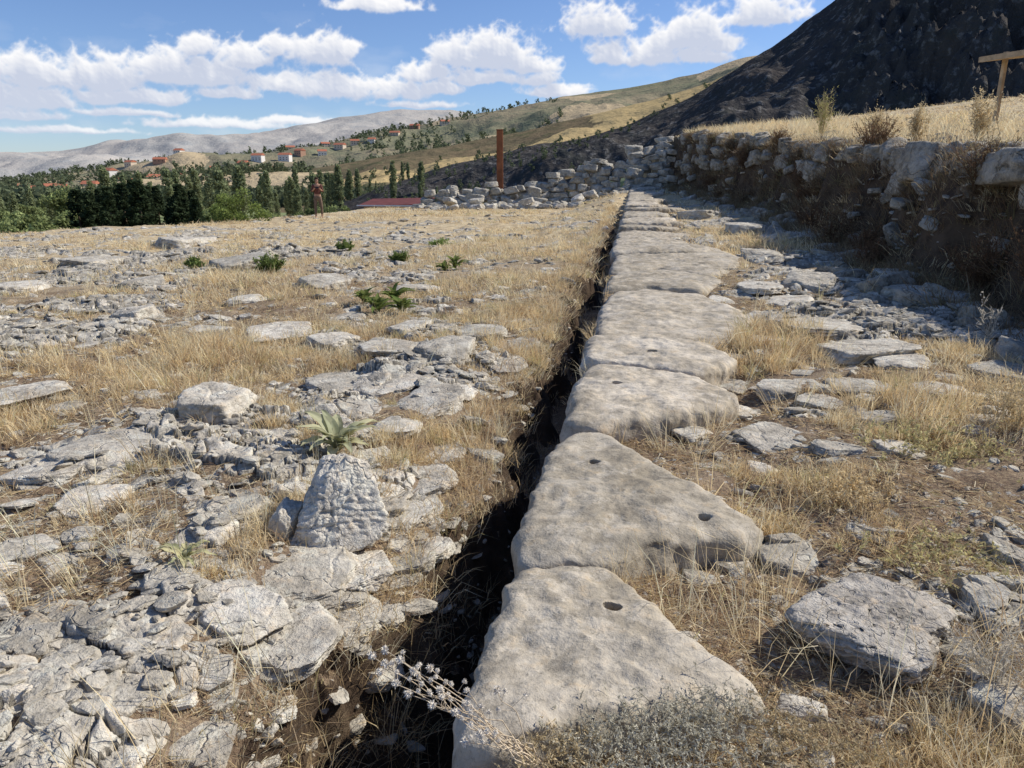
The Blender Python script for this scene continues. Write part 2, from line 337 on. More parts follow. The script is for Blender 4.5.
# ---------------------------------------------------------------- slabs
slabs=[]
def slab(pts,zt,idx,thick=.42,hole=None,label=None,tilt=(0,0)):
    pts=np.array(pts,float); n=len(pts); dn=[]
    for k in range(n):
        a=pts[k]; b_=pts[(k+1)%n]
        for t in np.linspace(0,1,24,endpoint=False): dn.append(a+(b_-a)*t)
    dn=np.array(dn); c=dn.mean(0); d=dn-c; an=np.arctan2(d[:,1],d[:,0]); ra=np.hypot(d[:,0],d[:,1])
    o=np.argsort(an); an=an[o]; ra=ra[o]; NA=190
    ang=np.linspace(-math.pi,math.pi,NA,endpoint=False)
    rad=np.interp(ang,np.concatenate([an-2*math.pi,an,an+2*math.pi]),np.concatenate([ra,ra,ra]))
    ker=np.exp(-np.linspace(-2,2,9)**2); ker/=ker.sum()
    rad=np.convolve(np.concatenate([rad[-4:],rad,rad[:4]]),ker,'valid')
    nx=n2(c[0]+np.cos(ang)*rad,c[1]+np.sin(ang)*rad,4.5,4,idx*1.3)
    rad=rad-.008+nx*.026
    slabs.append((c[0],c[1],ang,rad))
    pil=.015 if idx<3 else .028
    f1=[.03*k for k in range(1,29)]
    fr=f1+[.86,.88,.90,.92,.94,.96,.975,.99,1.0,1.008,1.012,1.012,1.01,1.0,.97,.93,.85]
    z1=[pil*(1-f**3.2) for f in f1]
    zz=z1+[pil*(1-f**3.2)+q for f,q in zip([.86,.88,.90,.92,.94,.96,.975,.99],[-.001,-.002,-.004,-.007,-.012,-.019,-.029,-.042])]+[-.06,-.08,-.11,-.15,-.20,-.26,-.33,-.39,-thick]
    V=[];rows=len(fr)
    for f,z in zip(fr,zz):
        x=c[0]+np.cos(ang)*rad*f; y=c[1]+np.sin(ang)*rad*f
        V.append(np.stack([x,y,np.full(NA,z)],1))
    V=np.concatenate(V); V=np.concatenate([V,[[c[0],c[1],pil],[c[0],c[1],-thick]]])
    w=sm((V[:,2]+.3)/.3)
    dz=n2(V[:,0],V[:,1],2.2,3,idx)*.024+n2(V[:,0],V[:,1],9,4,idx)*.010-np.abs(n2(V[:,0],V[:,1],5,3,idx+5))*.014
    dz+= (V[:,0]-c[0])*tilt[0]+(V[:,1]-c[1])*tilt[1]
    sd=1-sm((V[:,2]+.02)/.02)
    off=fbm(V*7+idx,4)*.030*sd
    dir2=V[:,:2]-c; dir2/=np.linalg.norm(dir2,axis=1)[:,None]+1e-6
    V[:,:2]+=dir2*off[:,None]
    V[:,2]+=zt+dz*w
    Q=[]
    for r_ in range(rows-1):
        k=np.arange(NA); k2=(k+1)%NA
        Q.append(np.stack([r_*NA+k,(r_+1)*NA+k,(r_+1)*NA+k2,r_*NA+k2],1))
    k=np.arange(NA); k2=(k+1)%NA; T=np.concatenate([np.stack([np.full(NA,rows*NA),k,k2],1),np.stack([np.full(NA,rows*NA+1),(rows-1)*NA+k2,(rows-1)*NA+k],1)])
    loc=np.array([c[0],c[1],zt]); ob=mk('stone_slab',V-loc,[np.concatenate(Q),T],M_slab,True); ob.location=loc
    ob['label']=label or 'weathered grey limestone slab laid in a row beside a narrow trench'; ob['category']='stone slab'; ob['group']='flat stone slabs laid in a row'
    for hx,hy,hr in (hole or []):
        NA2=20
        an2=np.linspace(0,2*math.pi,NA2,endpoint=False)
        tp=np.stack([np.cos(an2)*hr*1.15,np.sin(an2)*hr*.95,np.full(NA2,.20)],1); md=np.stack([np.cos(an2)*hr,np.sin(an2)*hr*.9,np.full(NA2,-.12)],1)
        tp*=np.stack([1+.12*np.sin(an2*3+1)]*2+[np.ones(NA2)],1)
        VV=np.concatenate([tp,md])+np.array([hx,hy,zt]); kk=np.arange(NA2)
        QQ=np.stack([kk,NA2+kk,NA2+(kk+1)%NA2,(kk+1)%NA2],1)
        n0=len(ob.data.vertices)
        for sv in ('EXACT','FAST'):
            cut=mk('cutter',VV,[QQ,kk[None,:],(NA2+kk[::-1])[None,:]],M_slab,False)
            md_=ob.modifiers.new('b','BOOLEAN'); md_.operation='DIFFERENCE'; md_.object=cut; md_.solver=sv
            if sv=='EXACT': md_.use_self=True
            bpy.context.view_layer.update(); dg=bpy.context.evaluated_depsgraph_get()
            nm=bpy.data.meshes.new_from_object(ob.evaluated_get(dg)); ob.modifiers.clear(); bpy.data.objects.remove(cut)
            if len(nm.vertices)>1000 and len(nm.vertices)!=n0: ob.data=nm; break
    return ob
def GP(l,z=0): return [G(px,py,z) for px,py in l]
hh=lambda px,py,r,z=0:(*G(px,py,z),r)
slab([(-.36,.75),(.05,.7),(.35,.85),(.30,1.35),(.12,1.56),(-.22,1.62),(-.30,1.3)],-.03,0)
slab(GP([(520,562),(560,556),(612,564),(650,598),(700,638),(755,668),(778,690),(745,702),(600,722),(500,748),(450,758),(446,735),(478,645),(504,582)]),0.0,1,.9,[hh(612,610,.034)],'broad wedge-shaped grey slab with a drilled round hole')
slab(GP([(568,427),(600,424),(650,455),(715,488),(768,520),(755,533),(715,535),(660,546),(610,559),(560,561),(514,560),(513,530),(532,480),(550,448)]),.0,2,.8,[hh(594,464,.028),hh(704,519,.028)],'long wedge-shaped grey slab with two drilled holes')
slab(GP([(562,421),(570,385),(590,362),(650,366),(700,374),(745,396),(715,406),(640,418),(600,423)]),.0,3,.5,[hh(617,381,.040,.03)],'rounded grey slab with a drilled hole')
slab(GP([(582,360),(586,338),(600,332),(660,336),(715,345),(738,358),(720,368),(700,373),(640,365)]),.01,4,.45,[hh(652,350,.045,.04)],'rounded grey slab with a drilled hole')
slab(GP([(594,333),(600,305),(612,292),(650,290),(705,296),(745,310),(757,324),(725,340),(690,344),(640,335)]),.0,5,tilt=(0,.02))
slab(GP([(603,291),(610,276),(625,270),(670,269),(715,276),(727,284),(700,294),(650,289)]),.03,6,tilt=(0,-.02))
slab(GP([(609,272),(616,254),(660,248),(705,249),(745,260),(738,270),(710,275),(660,268)]),.05,7,tilt=(0,.03))
y0=13.85; k=8
while y0<44.5:
    L=rng.uniform(.9,1.6)*(1+ (y0-12)*.015); w=rng.uniform(1.15,2.1); z=float(zrow(y0+L/2))
    a=[(0.02,.02),(w*.6,rng.uniform(-.02,.1)),(w*.92,L*rng.uniform(.1,.35)),(w,L*rng.uniform(.45,.7)),(w*.7,L*.93),(w*.3,L*.98),(0.04,L*.94),(-.02,L*.5)]
    slab([(float(rowl(y0+b_))+a_,y0+b_) for a_,b_ in a],z+rng.uniform(.01,.11),k,.45,tilt=(rng.normal()*.02,rng.normal()*.04)); k+=1; y0+=L+.12
def on_slab(x,y,m=1.0):
    r=np.zeros(len(x),bool)
    for cx,cy,ang,rad in slabs:
        dx=x-cx; dy=y-cy; d=np.hypot(dx,dy); near=d<2
        if near.any():
            q=np.interp(np.arctan2(dy,dx),np.append(ang,math.pi),np.append(rad,rad[0])); r|=near&(d<q*m)
    return r
# ---------------------------------------------------------------- rocks
variants=[]
for s in range(18):
    flat=[.42,.52,.38,.6,.45,.7][s%6]
    variants.append(mk('limestone_rock',rockV(5,100+s,flat),[ICO[5][1]],M_rock,True,link=False).data)
Vw=rockV(6,213,.95,1.5,50,8,True); zz_=np.clip((Vw[:,2]+.9)/1.8,0,1); Vw[:,0]=Vw[:,0]*(1.10-.45*zz_**1.5)+.22*zz_; Vw[:,1]*=(1.1-.35*zz_); Vw[:,2]-=.22*np.abs(Vw[:,0]-.25)*zz_
wedge=mk('wedge_rock',Vw,[ICO[6][1]],M_rock,True,link=False).data
me_dark=[mk('rough_rock',rockV(6,300+s,.62,1.5,12,10),[ICO[6][1]],M_dark,True,link=False).data for s in range(3)]
rocks=[]
def add_rock(x,y,a,b_,c,rz=None,tilt=(0,0),lift=.35,mesh=None,label='weathered grey limestone rock embedded in dry soil'):
    z=float(gz(np.array([x]),np.array([y]))[0]); ob=bpy.data.objects.new('limestone_rock',mesh or random.choice(variants))
    ob.location=(x,y,z-c*.60+c*lift); ob.scale=(a,b_,c)
    ob.rotation_euler=(tilt[0],tilt[1],random.uniform(0,6.28) if rz is None else rz); COL.objects.link(ob)
    ob['label']=label; ob['category']='rock'; ob['group']='limestone rocks scattered over dry ground'
    rocks.append((x,y,max(a,b_))); return ob
N_=[
(305,565,96,50,0),(352,605,62,58,0),(235,613,82,36,0),(263,652,44,30,0),(140,640,84,66,0),(118,700,56,40,0),(300,688,92,58,0),(205,748,64,40,0),(124,750,46,40,0),
(60,632,84,24,0),(25,692,66,40,0),(110,447,104,46,0),(55,470,66,28,0),(212,408,64,44,2),(28,392,60,22,0),(208,334,36,18,2),(135,315,38,18,2),(48,324,36,12,1),
(12,330,30,12,1),(280,331,60,14,0),(390,348,58,22,0),(441,352,56,24,1),(432,400,62,24,0),(385,382,62,24,0),(338,378,62,20,0),(482,330,50,14,1),(505,362,48,18,0),
(398,424,52,18,0),(445,448,44,20,0),(330,342,46,14,1),(400,505,58,40,0),(428,474,52,24,0),(232,505,62,36,0),(432,545,40,28,0),(400,610,36,30,0),
(460,390,40,16,0),(520,340,40,14,0),(410,330,40,12,0),(345,318,44,10,0),(370,450,40,18,0),(90,500,56,24,0),
(20,550,50,26,0),(170,575,44,22,0),(210,680,44,26,0),(35,752,60,24,0),(360,665,40,34,0),
(785,557,58,32,0),(730,560,40,14,0),(700,575,34,14,0),(772,437,70,26,0),(688,434,42,14,0),(762,469,30,12,0),(828,322,100,24,0),(862,348,84,20,0),(930,296,70,20,1),(984,332,76,22,1),
(858,252,54,12,2),(862,386,62,16,0),(762,256,44,10,1),(1014,705,60,54,1),(735,382,32,10,0),(1000,372,60,16,0),(902,272,56,12,1),(812,285,50,12,1),(1012,545,44,36,1),
(790,238,50,8,1),(745,232,40,8,1),(820,225,40,8,2),(700,215,40,6,1),(985,420,36,12,0),(690,645,26,12,0),(820,400,40,12,0),(905,365,60,14,0),(940,390,50,12,0),(880,420,40,12,0),(790,300,50,10,0),(770,340,40,10,0),(760,290,40,8,0),(780,390,50,14,0),(740,410,40,12,0),(720,300,30,8,0),(900,450,44,14,0),(840,450,50,14,0),(720,530,30,12,0),
(100,262,50,8,1),(240,266,54,8,1),(322,285,44,8,1),(182,243,50,6,1),(140,285,44,10,1),(250,300,40,10,1),(20,290,44,10,1),(420,290,40,8,1),
(370,720,60,40,0),(400,570,40,30,0),(425,505,36,20,0),(395,655,40,30,0),(440,610,40,26,0),(420,700,46,34,0),(350,750,60,30,0)]
for (px,py,w,h,kd) in N_:
    x,y=Gg(px,py+h*.15); d=y*CT+ (H)*ST; wa=w/F*d*.60; dep=math.atan2(H,y); hb=min(h/F*math.hypot(y,H)/math.sin(dep)*.6,wa*1.3)
    hb=max(hb,wa*.5); c=[.13,.28,.46][kd]*min(wa,hb)*1.4+.03; lift=[.60,.65,.85][kd]
    add_rock(x,y,wa,hb,c,random.choice([0,.3,-.3,3.14,2.9]),(random.uniform(-.07,.07),random.uniform(-.07,.07)),lift)
x,y=Gg(334,542); add_rock(x,y+.10,.235,.15,.23,.35,(-.30,.02),1.30,wedge,'upright pale jagged limestone block among smaller stones')
x,y=Gg(284,535); add_rock(x,y+.03,.075,.10,.15,.4,(.1,.3),.9,variants[3])
x,y=Gg(296,497); add_rock(x,y+.03,.12,.08,.08,.1,(.2,.0),.8,variants[1])
x,y=Gg(885,648); add_rock(x,y+.10,.32,.29,.14,.9,(-.05,.06),.80,me_dark[2],'large rounded grey rock with craggy pitted surface')
x,y=Gg(1003,300); add_rock(x,y,.4,.35,.20,.1,(0,.1),.8,me_dark[1],'large dark rock lying in embankment shade')
ne=0
for yv in np.geomspace(1.7,26,44):
    if rng.random()<.3: continue
    sz=rng.uniform(.04,.10)*(1+yv*.03); add_rock(float(rowl(yv))-.46-sz*.5+rng.normal()*.10-(.15 if yv<2.8 else 0),yv,sz*1.2,sz,sz*.5,None,(rng.normal()*.2,rng.normal()*.2),.65); ne+=1
def samp(n,r0,r1,az0,az1,pw=1.0):
    u=rng.uniform(0,1,n); r=r0*(r1/r0)**(u**pw); a=np.radians(rng.uniform(az0,az1,n)); return np.sin(a)*r,np.cos(a)*r,r
cnt=0; X,Y,R=samp(5000,2.1,26,-40,42,.9)
msk=n2(X,Y,.45,3,5.0); os_=on_slab(X,Y,1.12)
for x,y,r,mk_,o in zip(X,Y,R,msk,os_):
    if cnt>=300-len(N_)-5-ne: break
    s=x-float(rowl(y))
    if o or (-.50<s<.08) or mk_<-.02 or y>Yedge(x)-1 or x>Xw(y)-.1: continue
    if (s<0 and rng.random()<.4) or (s>0 and y<3.4): continue
    sz=rng.uniform(.04,.10)*(1+r*.03)
    if any((x-q[0])**2+(y-q[1])**2<(.75*q[2]+.7*sz)**2 for q in rocks): continue
    add_rock(x,y,sz*rng.uniform(.9,1.5),sz,sz*rng.uniform(.25,.5),None,(rng.normal()*.1,rng.normal()*.1),rng.uniform(.5,.8)); cnt+=1
lowv=[rockV(3,500+s,.42,.9,60) for s in range(16)]; tiny=[rockV(2,600+s,.5,.9,40) for s in range(10)]
Rk=np.array(rocks)
items=[]; X,Y,R=samp(8500,2.4,48,-42,42,.75)
ex=[]
for (px,py,rad_,n_) in [(440,350,1.5,160),(360,380,1.2,90),(300,540,.6,50),(200,640,.6,50),(120,420,1.4,90),(60,330,2.5,200),(480,320,1.5,120),(260,270,4,280),(110,265,5,300),(400,500,.5,50),(830,325,1.2,80),(860,260,2,120),(960,330,1.2,90),(780,440,.5,40)]:
    cx,cy=Gg(px,py); q=rng.normal(size=(n_,2))*rad_*.6; ex.append(np.stack([cx+q[:,0],cy+q[:,1]],1))
ex=np.concatenate(ex); nb0=len(X); X=np.concatenate([X,ex[:,0]]); Y=np.concatenate([Y,ex[:,1]]); R=np.hypot(X,Y)
ms=n2(X,Y,.35,3,9.0); ms[nb0:]=1; o=on_slab(X,Y,1.1); Zg=gz(X,Y); Bh=np.clip(bedabove(X,Y),-.01,.08)
for x,y,r,m_,oo,z,bh in zip(X,Y,R,ms,o,Zg,Bh):
    s=x-float(rowl(y))
    if oo or (-.34<s<.05) or m_<(.04 if r<14 else .06) or y>Yedge(x)-.5: continue
    if x>Xw(y)+1.0: continue
    sz=rng.uniform(.018,.06)*(1+r*.055)
    items.append(((sz*rng.uniform(.8,1.6),sz,sz*rng.uniform(.3,.6)),rng.uniform(0,6.3),(rng.normal()*.18,rng.normal()*.18),(x,y,z+bh+sz*.06)))
V,T=merge(items,3,lowv); mk('rubble',V,[T],M_rock,False,kind='stuff',label='broken limestone rubble strewn across dry ground')
items=[]; X,Y,R=samp(9000,1.3,12,-44,46,.9); ms=n2(X,Y,.9,3,2.0); o=on_slab(X,Y,1.03); Zg=gz(X,Y); Bh=np.clip(bedabove(X,Y),-.005,.08)
for x,y,r,m_,oo,z,bh in zip(X,Y,R,ms,o,Zg,Bh):
    if oo or m_<-.15: continue
    sz=rng.gamma(2.0,.006)+.004
    items.append(((sz*rng.uniform(.8,1.6),sz,sz*rng.uniform(.4,.8)),rng.uniform(0,6.3),(rng.normal()*.3,rng.normal()*.3),(x,y,z+bh+sz*.15)))
V,T=merge(items,2,tiny); mk('gravel',V,[T],M_rock,False,kind='stuff',label='small pale stone chips on brown soil')
# ---------------------------------------------------------------- walls
wallv=[rockV(4,700+s,[.75,.65,.85][s%3],1.4,28,8,s%4!=0) for s in range(16)]
rubv=[rockV(4,760+s,[.6,.5,.7][s%3],1.2,36,9) for s in range(12)]
items=[]
y=2.5
while y<43:
    nf=1+.28*float(sm((15-y)/6))
    st=rng.uniform(.42,1.0)*(1+y*.006)*nf**.7; ztop=float(hE(y)); xw=float(Xw(y)); dirr=-.13
    ncr=(1 if rng.random()<.4 else 0) if y<19 else int(np.interp(y,[19,24,30,43],[1,1,2,4]))
    for c in range(ncr+1):
        if c>0 and rng.random()<(.3 if y<19 else .25): continue
        hz_=.32*rng.uniform(.7,1.2)*nf if c==0 else .27*rng.uniform(.7,1.2)
        zt_=ztop+.16-hz_*.75 if c==0 else ztop-.10-.46*c*nf**.5
        items.append(((.34*rng.uniform(.8,1.3)*nf,st*.64*rng.uniform(.85,1.12),hz_),rng.normal()*.2+dirr,(rng.normal()*.14,rng.normal()*.16),(xw+.92-.15*c+rng.normal()*.12,y+rng.normal()*.06,zt_+rng.normal()*.06)))
    for _ in range(4):
        s_=rng.uniform(.10,.30); q=rng.uniform(1.1,2.8); zz_=float(gz(np.array([xw+q]),np.array([y]))[0]); items.append(((s_*1.3,s_,s_*.45),rng.uniform(0,6),(rng.normal()*.15,rng.normal()*.15),(xw+q,y+rng.normal()*.3,zz_+s_*.15)))
    for _ in range(3):
        q=rng.uniform(-1.0,.6); zz_=float(gz(np.array([xw+q]),np.array([y]))[0]); s_=rng.uniform(.10,.32)
        items.append(((s_,s_*1.2,s_*.6),rng.uniform(0,6),(rng.normal()*.3,rng.normal()*.3),(xw+q,y+rng.normal()*.25,zz_+s_*.05)))
    y+=st
V,T=merge(items,4,wallv); mk('retaining_wall',V,[T],M_wall,True,label='ruined retaining wall of large irregular grey boulders on an embankment',category='stone wall')
items=[]; x=-4.8
while x<9.4:
    st=rng.uniform(.45,.85); top=float(np.interp(x,[-4.8,-2,.6,1.9,2.0,4.0,4.1,6.0,7.3,9.4],[.50,.75,.90,.95,1.3,1.45,1.9,2.2,2.8,3.6])); yy=43.8-.12*max(0,x-3)
    zb=float(gz(np.array([x]),np.array([yy]),False)[0]); z=zb; top+=rng.uniform(-.35,.15); lay=0
    while z<top:
        hgt=rng.uniform(.25,.48)
        items.append(((st*.66*rng.uniform(.8,1.2),.40,hgt*.70),rng.normal()*.25,(rng.normal()*.16,rng.normal()*.17),(x+rng.normal()*.2,yy+lay*.2+rng.normal()*.15,z+hgt*.4))); z+=hgt*.9; lay+=1
    for _ in range(7):
        s_=rng.uniform(.12,.38); items.append(((s_,s_*.8,s_*.5),rng.uniform(0,6),(rng.normal()*.3,rng.normal()*.3),(x+rng.normal()*.3,yy-rng.gamma(1.6,.9)-.2,zb+s_*.2)))
    x+=st*.9
V,T=merge(items,4,rubv+wallv[1:7]); mk('ruined_wall',V,[T],M_wallf,True,label='pale ruined dry stone wall stepping up toward the hill',category='stone wall')
items=[]; x=-3.2
while x<5.2:
    st=rng.uniform(.4,.8); yy=39.5+.25*x*.3; zb=float(gz(np.array([x]),np.array([yy]),False)[0])
    for c in range(rng.integers(1,3)):
        items.append(((st*.62,.4,.24*rng.uniform(.7,1.1)),rng.normal()*.3,(rng.normal()*.2,rng.normal()*.2),(x+rng.normal()*.15,yy+rng.normal()*.3,zb+.10+.32*c)))
    x+=st*rng.uniform(.95,1.4)
V,T=merge(items,4,rubv[::-1]); mk('low_wall',V,[T],M_wallf,True,label='low tumbled line of pale blocks before the ruined wall',category='stone wall')
# ---------------------------------------------------------------- blades / grass
def blades(B,D,L,W,droop,col):
    n=len(B); rnd_=rng.normal(size=(n,3)); S=np.cross(D,rnd_); S/=np.linalg.norm(S,axis=1)[:,None]+1e-9
    mid=B+D*(L*.55)[:,None]; D2=D.copy(); D2[:,2]-=droop; D2/=np.linalg.norm(D2,axis=1)[:,None]
    tip=mid+D2*(L*.45)[:,None]; w=W[:,None]
    V=np.stack([B-S*w,B+S*w,mid+S*w*.7,mid-S*w*.7,tip],1).reshape(-1,3)
    k=np.arange(n)*5; Q=np.stack([k,k+1,k+2,k+3],1); T=np.stack([k+3,k+2,k+4],1)
    return V,Q,T,np.repeat(col,5,axis=0)
def cat(lst):
    Vs=[];Qs=[];Ts=[];Cs=[];o=0
    for V,Q,T,c in lst: Vs.append(V);Qs.append(Q+o);Ts.append(T+o);Cs.append(c);o+=len(V)
    return np.concatenate(Vs),np.concatenate(Qs),np.concatenate(Ts),np.concatenate(Cs)
PAL=np.array([[.88,.72,.44],[.80,.62,.35],[.92,.82,.58],[.60,.44,.25],[.40,.27,.17],[.54,.50,.24]])
def tufts(X,Y,nb,hgt,spread,wid,pal_p,lean=.45,shade_mul=1.0):
    Z=gz(X,Y); n=len(X); idx=np.repeat(np.arange(n),nb); N=len(idx)
    sp=np.repeat(spread,nb); off=rng.normal(size=(N,2))*sp[:,None]
    x=X[idx]+off[:,0]; y=Y[idx]+off[:,1]; z=Z[idx]-.01
    a=rng.uniform(0,2*math.pi,N); le=np.abs(rng.normal(size=N))*lean
    bias=rng.normal(size=(n,2))*.25
    D=np.stack([np.cos(a)*le+off[:,0]*4+bias[idx,0],np.sin(a)*le+off[:,1]*4+bias[idx,1],np.ones(N)],1); D/=np.linalg.norm(D,axis=1)[:,None]
    L=np.repeat(hgt,nb)*rng.uniform(.35,1.15,N); W=np.repeat(wid,nb)*rng.uniform(.6,1.3,N)
    tc=PAL[rng.choice(len(PAL),n,p=pal_p)]; c=(tc[idx]*rng.uniform(.75,1.2,(N,1))*.7+.3*PAL[rng.choice(len(PAL),N,p=pal_p)])*shade_mul
    return blades(np.stack([x,y,z],1),D,L,W,rng.uniform(.1,.9,N),np.clip(c,0,.95))
def ok(X,Y,rk=.75,bed=None):
    s=X-rowl(Y); k=~on_slab(X,Y,1.02)&~((s>-.36)&(s<.04))&(Y<Yedge(X)+1)
    for q in Rk[Rk[:,2]>.07]:
        k&=((X-q[0])**2+(Y-q[1])**2>(q[2]*rk)**2)
    if bed is not None: k&=(bedabove(X,Y)<bed)|(np.hypot(X,Y)>30)
    return k
PP=[.27,.24,.22,.10,.10,.07]
parts=[]
X,Y,R=samp(14000,1.4,9,-44,46,.8); m_=n2(X,Y,.8,3,1.0)+n2(X,Y,.25,2,3.)*.6+.08*(X>rowl(Y)+.7)*(Y<5); k=ok(X,Y,.7,.008)&(m_>np.where(X>rowl(Y),-.14,-.22))
X,Y,R,m_=X[k],Y[k],R[k],m_[k]; nb=rng.integers(8,38,len(X))
parts.append(tufts(X,Y,nb,np.clip(.04+.22*(m_+.12)+rng.uniform(0,.08,len(X)),.035,.34),rng.uniform(.015,.055,len(X)),np.full(len(X),.0011)+R*.00024,PP))
X,Y,R=samp(17000,5.5,52,-44,46,.85); m_=n2(X,Y,.35,3,1.0)+n2(X,Y,.12,2,3.)*.5+n2(X,Y,1.2,2,7.)*.25; k=ok(X,Y,.7,.008)&(m_>np.where((X>rowl(Y))&(R<30),-.10,-.14))
X,Y,R,m_=X[k],Y[k],R[k],m_[k]; nb=rng.integers(8,26,len(X))
parts.append(tufts(X,Y,nb,np.clip(.07+.22*(m_+.10)+rng.uniform(0,.06,len(X)),.05,.38)*np.where(R>25,1.1,1),.035+R*.005,.0016+R*.00028,PP))
X,Y,R=samp(2600,1.8,26,-44,46,.8); m_=n2(X,Y,.6,2,11.0); k=ok(X,Y,.8,.01)&(m_>-.05); X,Y,R=X[k],Y[k],R[k]; n=len(X)
parts.append(tufts(X,Y,rng.integers(3,12,n),rng.uniform(.22,.50,n),np.full(n,.03),.0010+R*.00024,[.3,.2,.35,.1,.03,.02],.25))
yy=1.5*(20**rng.uniform(0,1,1100)); xx=rowl(yy)-.50+rng.normal(size=1100)*.14; R=np.hypot(xx,yy)
parts.append(tufts(xx,yy,rng.integers(8,26,1100),rng.uniform(.06,.24,1100),np.full(1100,.05),.0011+R*.00022,[.2,.2,.13,.2,.22,.05],.7))
kk=[]; 
for cx,cy,ang,rad in slabs:
    for _ in range(14):
        a=rng.uniform(-2.2,1.7); q=np.interp(a,ang,rad)*1.06; kk.append((cx+math.cos(a)*q,cy+math.sin(a)*q))
kk=np.array(kk); k=~on_slab(kk[:,0],kk[:,1],1.0)&(kk[:,0]>rowl(kk[:,1])+.1); kk=kk[k]; R=np.hypot(kk[:,0],kk[:,1]); n=len(kk)
parts.append(tufts(kk[:,0],kk[:,1],rng.integers(8,22,n),rng.uniform(.04,.12,n),np.full(n,.04),.0011+R*.00024,PP,.7))
V,Q,T,c=cat(parts); mk('dry_grass',V,[Q,T],M_grass,False,col=c,kind='stuff',label='golden dry grass tufts growing between stones'); print('blades',len(Q))
X,Y,R=samp(110000,1.3,12,-44,46,.85); m_=n2(X,Y,1.1,3,6.0); k=ok(X,Y,.85,.0)&(m_>-.5); X,Y,R=X[k],Y[k],R[k]; n=len(X); Z=gz(X,Y)
a=rng.uniform(0,6.28,n); el=np.abs(rng.normal(size=n))*.25; D=np.stack([np.cos(a)*np.cos(el),np.sin(a)*np.cos(el),np.sin(el)],1)
cc=PAL[rng.choice(6,n,p=[.17,.2,.14,.22,.25,.02])]*rng.uniform(.5,1.1,(n,1))
V,Q,T,c=blades(np.stack([X,Y,Z+rng.uniform(.001,.02,n)],1),D,rng.uniform(.02,.10,n)*(1+R*.05),.0008+R*.00030*rng.uniform(.6,1.4,n),rng.uniform(0,.3,n),cc)
mk('straw_litter',V,[Q,T],M_grass,False,col=c,kind='stuff',label='fallen straw and dead stems lying on soil')
yy=rng.uniform(3,45,3000); xx=Xw(yy)+1.0+np.abs(rng.normal(size=3000))*3.0; R=np.hypot(xx,yy)
b1=tufts(xx,yy,rng.integers(12,30,3000),rng.uniform(.12,.62,3000),np.full(3000,.10),.0016+R*.0002,[.35,.25,.28,.06,.03,.03])
yy=rng.uniform(4,42,3600); xx=Xw(yy)+rng.uniform(-.6,1.0,3600); R=np.hypot(xx,yy)
b2=tufts(xx,yy,rng.integers(12,30,3600),rng.uniform(.15,.5,3600),np.full(3600,.09),.0018+R*.0002,[.06,.10,.02,.30,.46,.06],.8,.5)  # face tufts darkened in colour for the embankment's shade
V,Q,T,c=cat([b1,b2]); mk('embankment_grass',V,[Q,T],M_grass,False,col=c,kind='stuff',label='tall pale dry grass on the embankment, darkened in colour on its shaded face')
# ---------------------------------------------------------------- shrubs
def shrub_geo(seed,h,w,nst,ntw,nlf,stemc,leafc,lsz=.02,up=1.0,tw=.0016,base=.08):
    r=np.random.default_rng(seed); P=[]
    a=r.uniform(0,6.28,nst); le=r.uniform(.05,1,nst)*w/h
    D=np.stack([np.cos(a)*le,np.sin(a)*le,np.full(nst,up)],1); D/=np.linalg.norm(D,axis=1)[:,None]
    B=np.stack([r.normal(size=nst)*w*base,r.normal(size=nst)*w*base*.7,np.full(nst,-.01)],1); L=h*r.uniform(.6,1.15,nst)
    P.append(blades(B,D,L,np.full(nst,tw*1.5),np.full(nst,.05),np.tile(stemc,(nst,1))*r.uniform(.7,1.2,(nst,1))))
    k=r.integers(0,nst,ntw); t=r.uniform(.25,.95,ntw); B2=B[k]+D[k]*(L[k]*t)[:,None]
    D2=D[k]+r.normal(size=(ntw,3))*.55; D2/=np.linalg.norm(D2,axis=1)[:,None]; L2=h*r.uniform(.12,.35,ntw)
    P.append(blades(B2,D2,L2,np.full(ntw,tw),np.full(ntw,.1),np.tile(stemc,(ntw,1))*r.uniform(.7,1.3,(ntw,1))))
    if nlf:
        j=r.integers(0,ntw,nlf); t=r.uniform(.1,1,nlf); B3=B2[j]+D2[j]*(L2[j]*t)[:,None]
        D3=r.normal(size=(nlf,3)); D3[:,2]+=.3; D3/=np.linalg.norm(D3,axis=1)[:,None]
        P.append(blades(B3,D3,lsz*r.uniform(.5,1.4,nlf),np.full(nlf,lsz*.22),np.full(nlf,.2),np.tile(leafc,(nlf,1))*r.uniform(.6,1.35,(nlf,1))))
    return cat(P)
def shrub(name,px,py,geo_,label,cat_,xy=None,rz=0,zz=None,**pr):
    x,y=xy or Gg(px,py); z=float(gz(np.array([x]),np.array([y]))[0]) if zz is None else zz; V,Q,T,c=geo_
    ob=mk(name,V,[Q,T],M_leaf,False,col=c,label=label,category=cat_,**pr); ob.location=(x,y,z); ob.rotation_euler[2]=rz; return ob
BR=np.array([.20,.125,.075]); GY=np.array([.56,.51,.42]); GR=np.array([.15,.19,.06]); YG=np.array([.58,.52,.26]); ST_=np.array([.76,.62,.38]); PG=np.array([.62,.58,.46])
for i_ in range(22):
    yv=6.0+i_*1.4; xv=float(Xw(yv))+rng.uniform(-.4,.8); h=rng.uniform(.40,.80)
    shrub('dry_shrub',0,0,shrub_geo(i_+20,h,h*.9,60,700,1300,BR*.8,BR if i_%3 else ST_*.45,.035,tw=.004),'brown dried shrub on the shaded embankment','shrub',(xv,yv),group='dried shrubs on the embankment')  # shrub browns darkened to paint in the embankment's shade
shrub('thorny_shrub',1000,690,shrub_geo(40,.26,.28,34,260,160,GY,GY,.012),'pale grey leafless thorny shrub among stones','shrub')
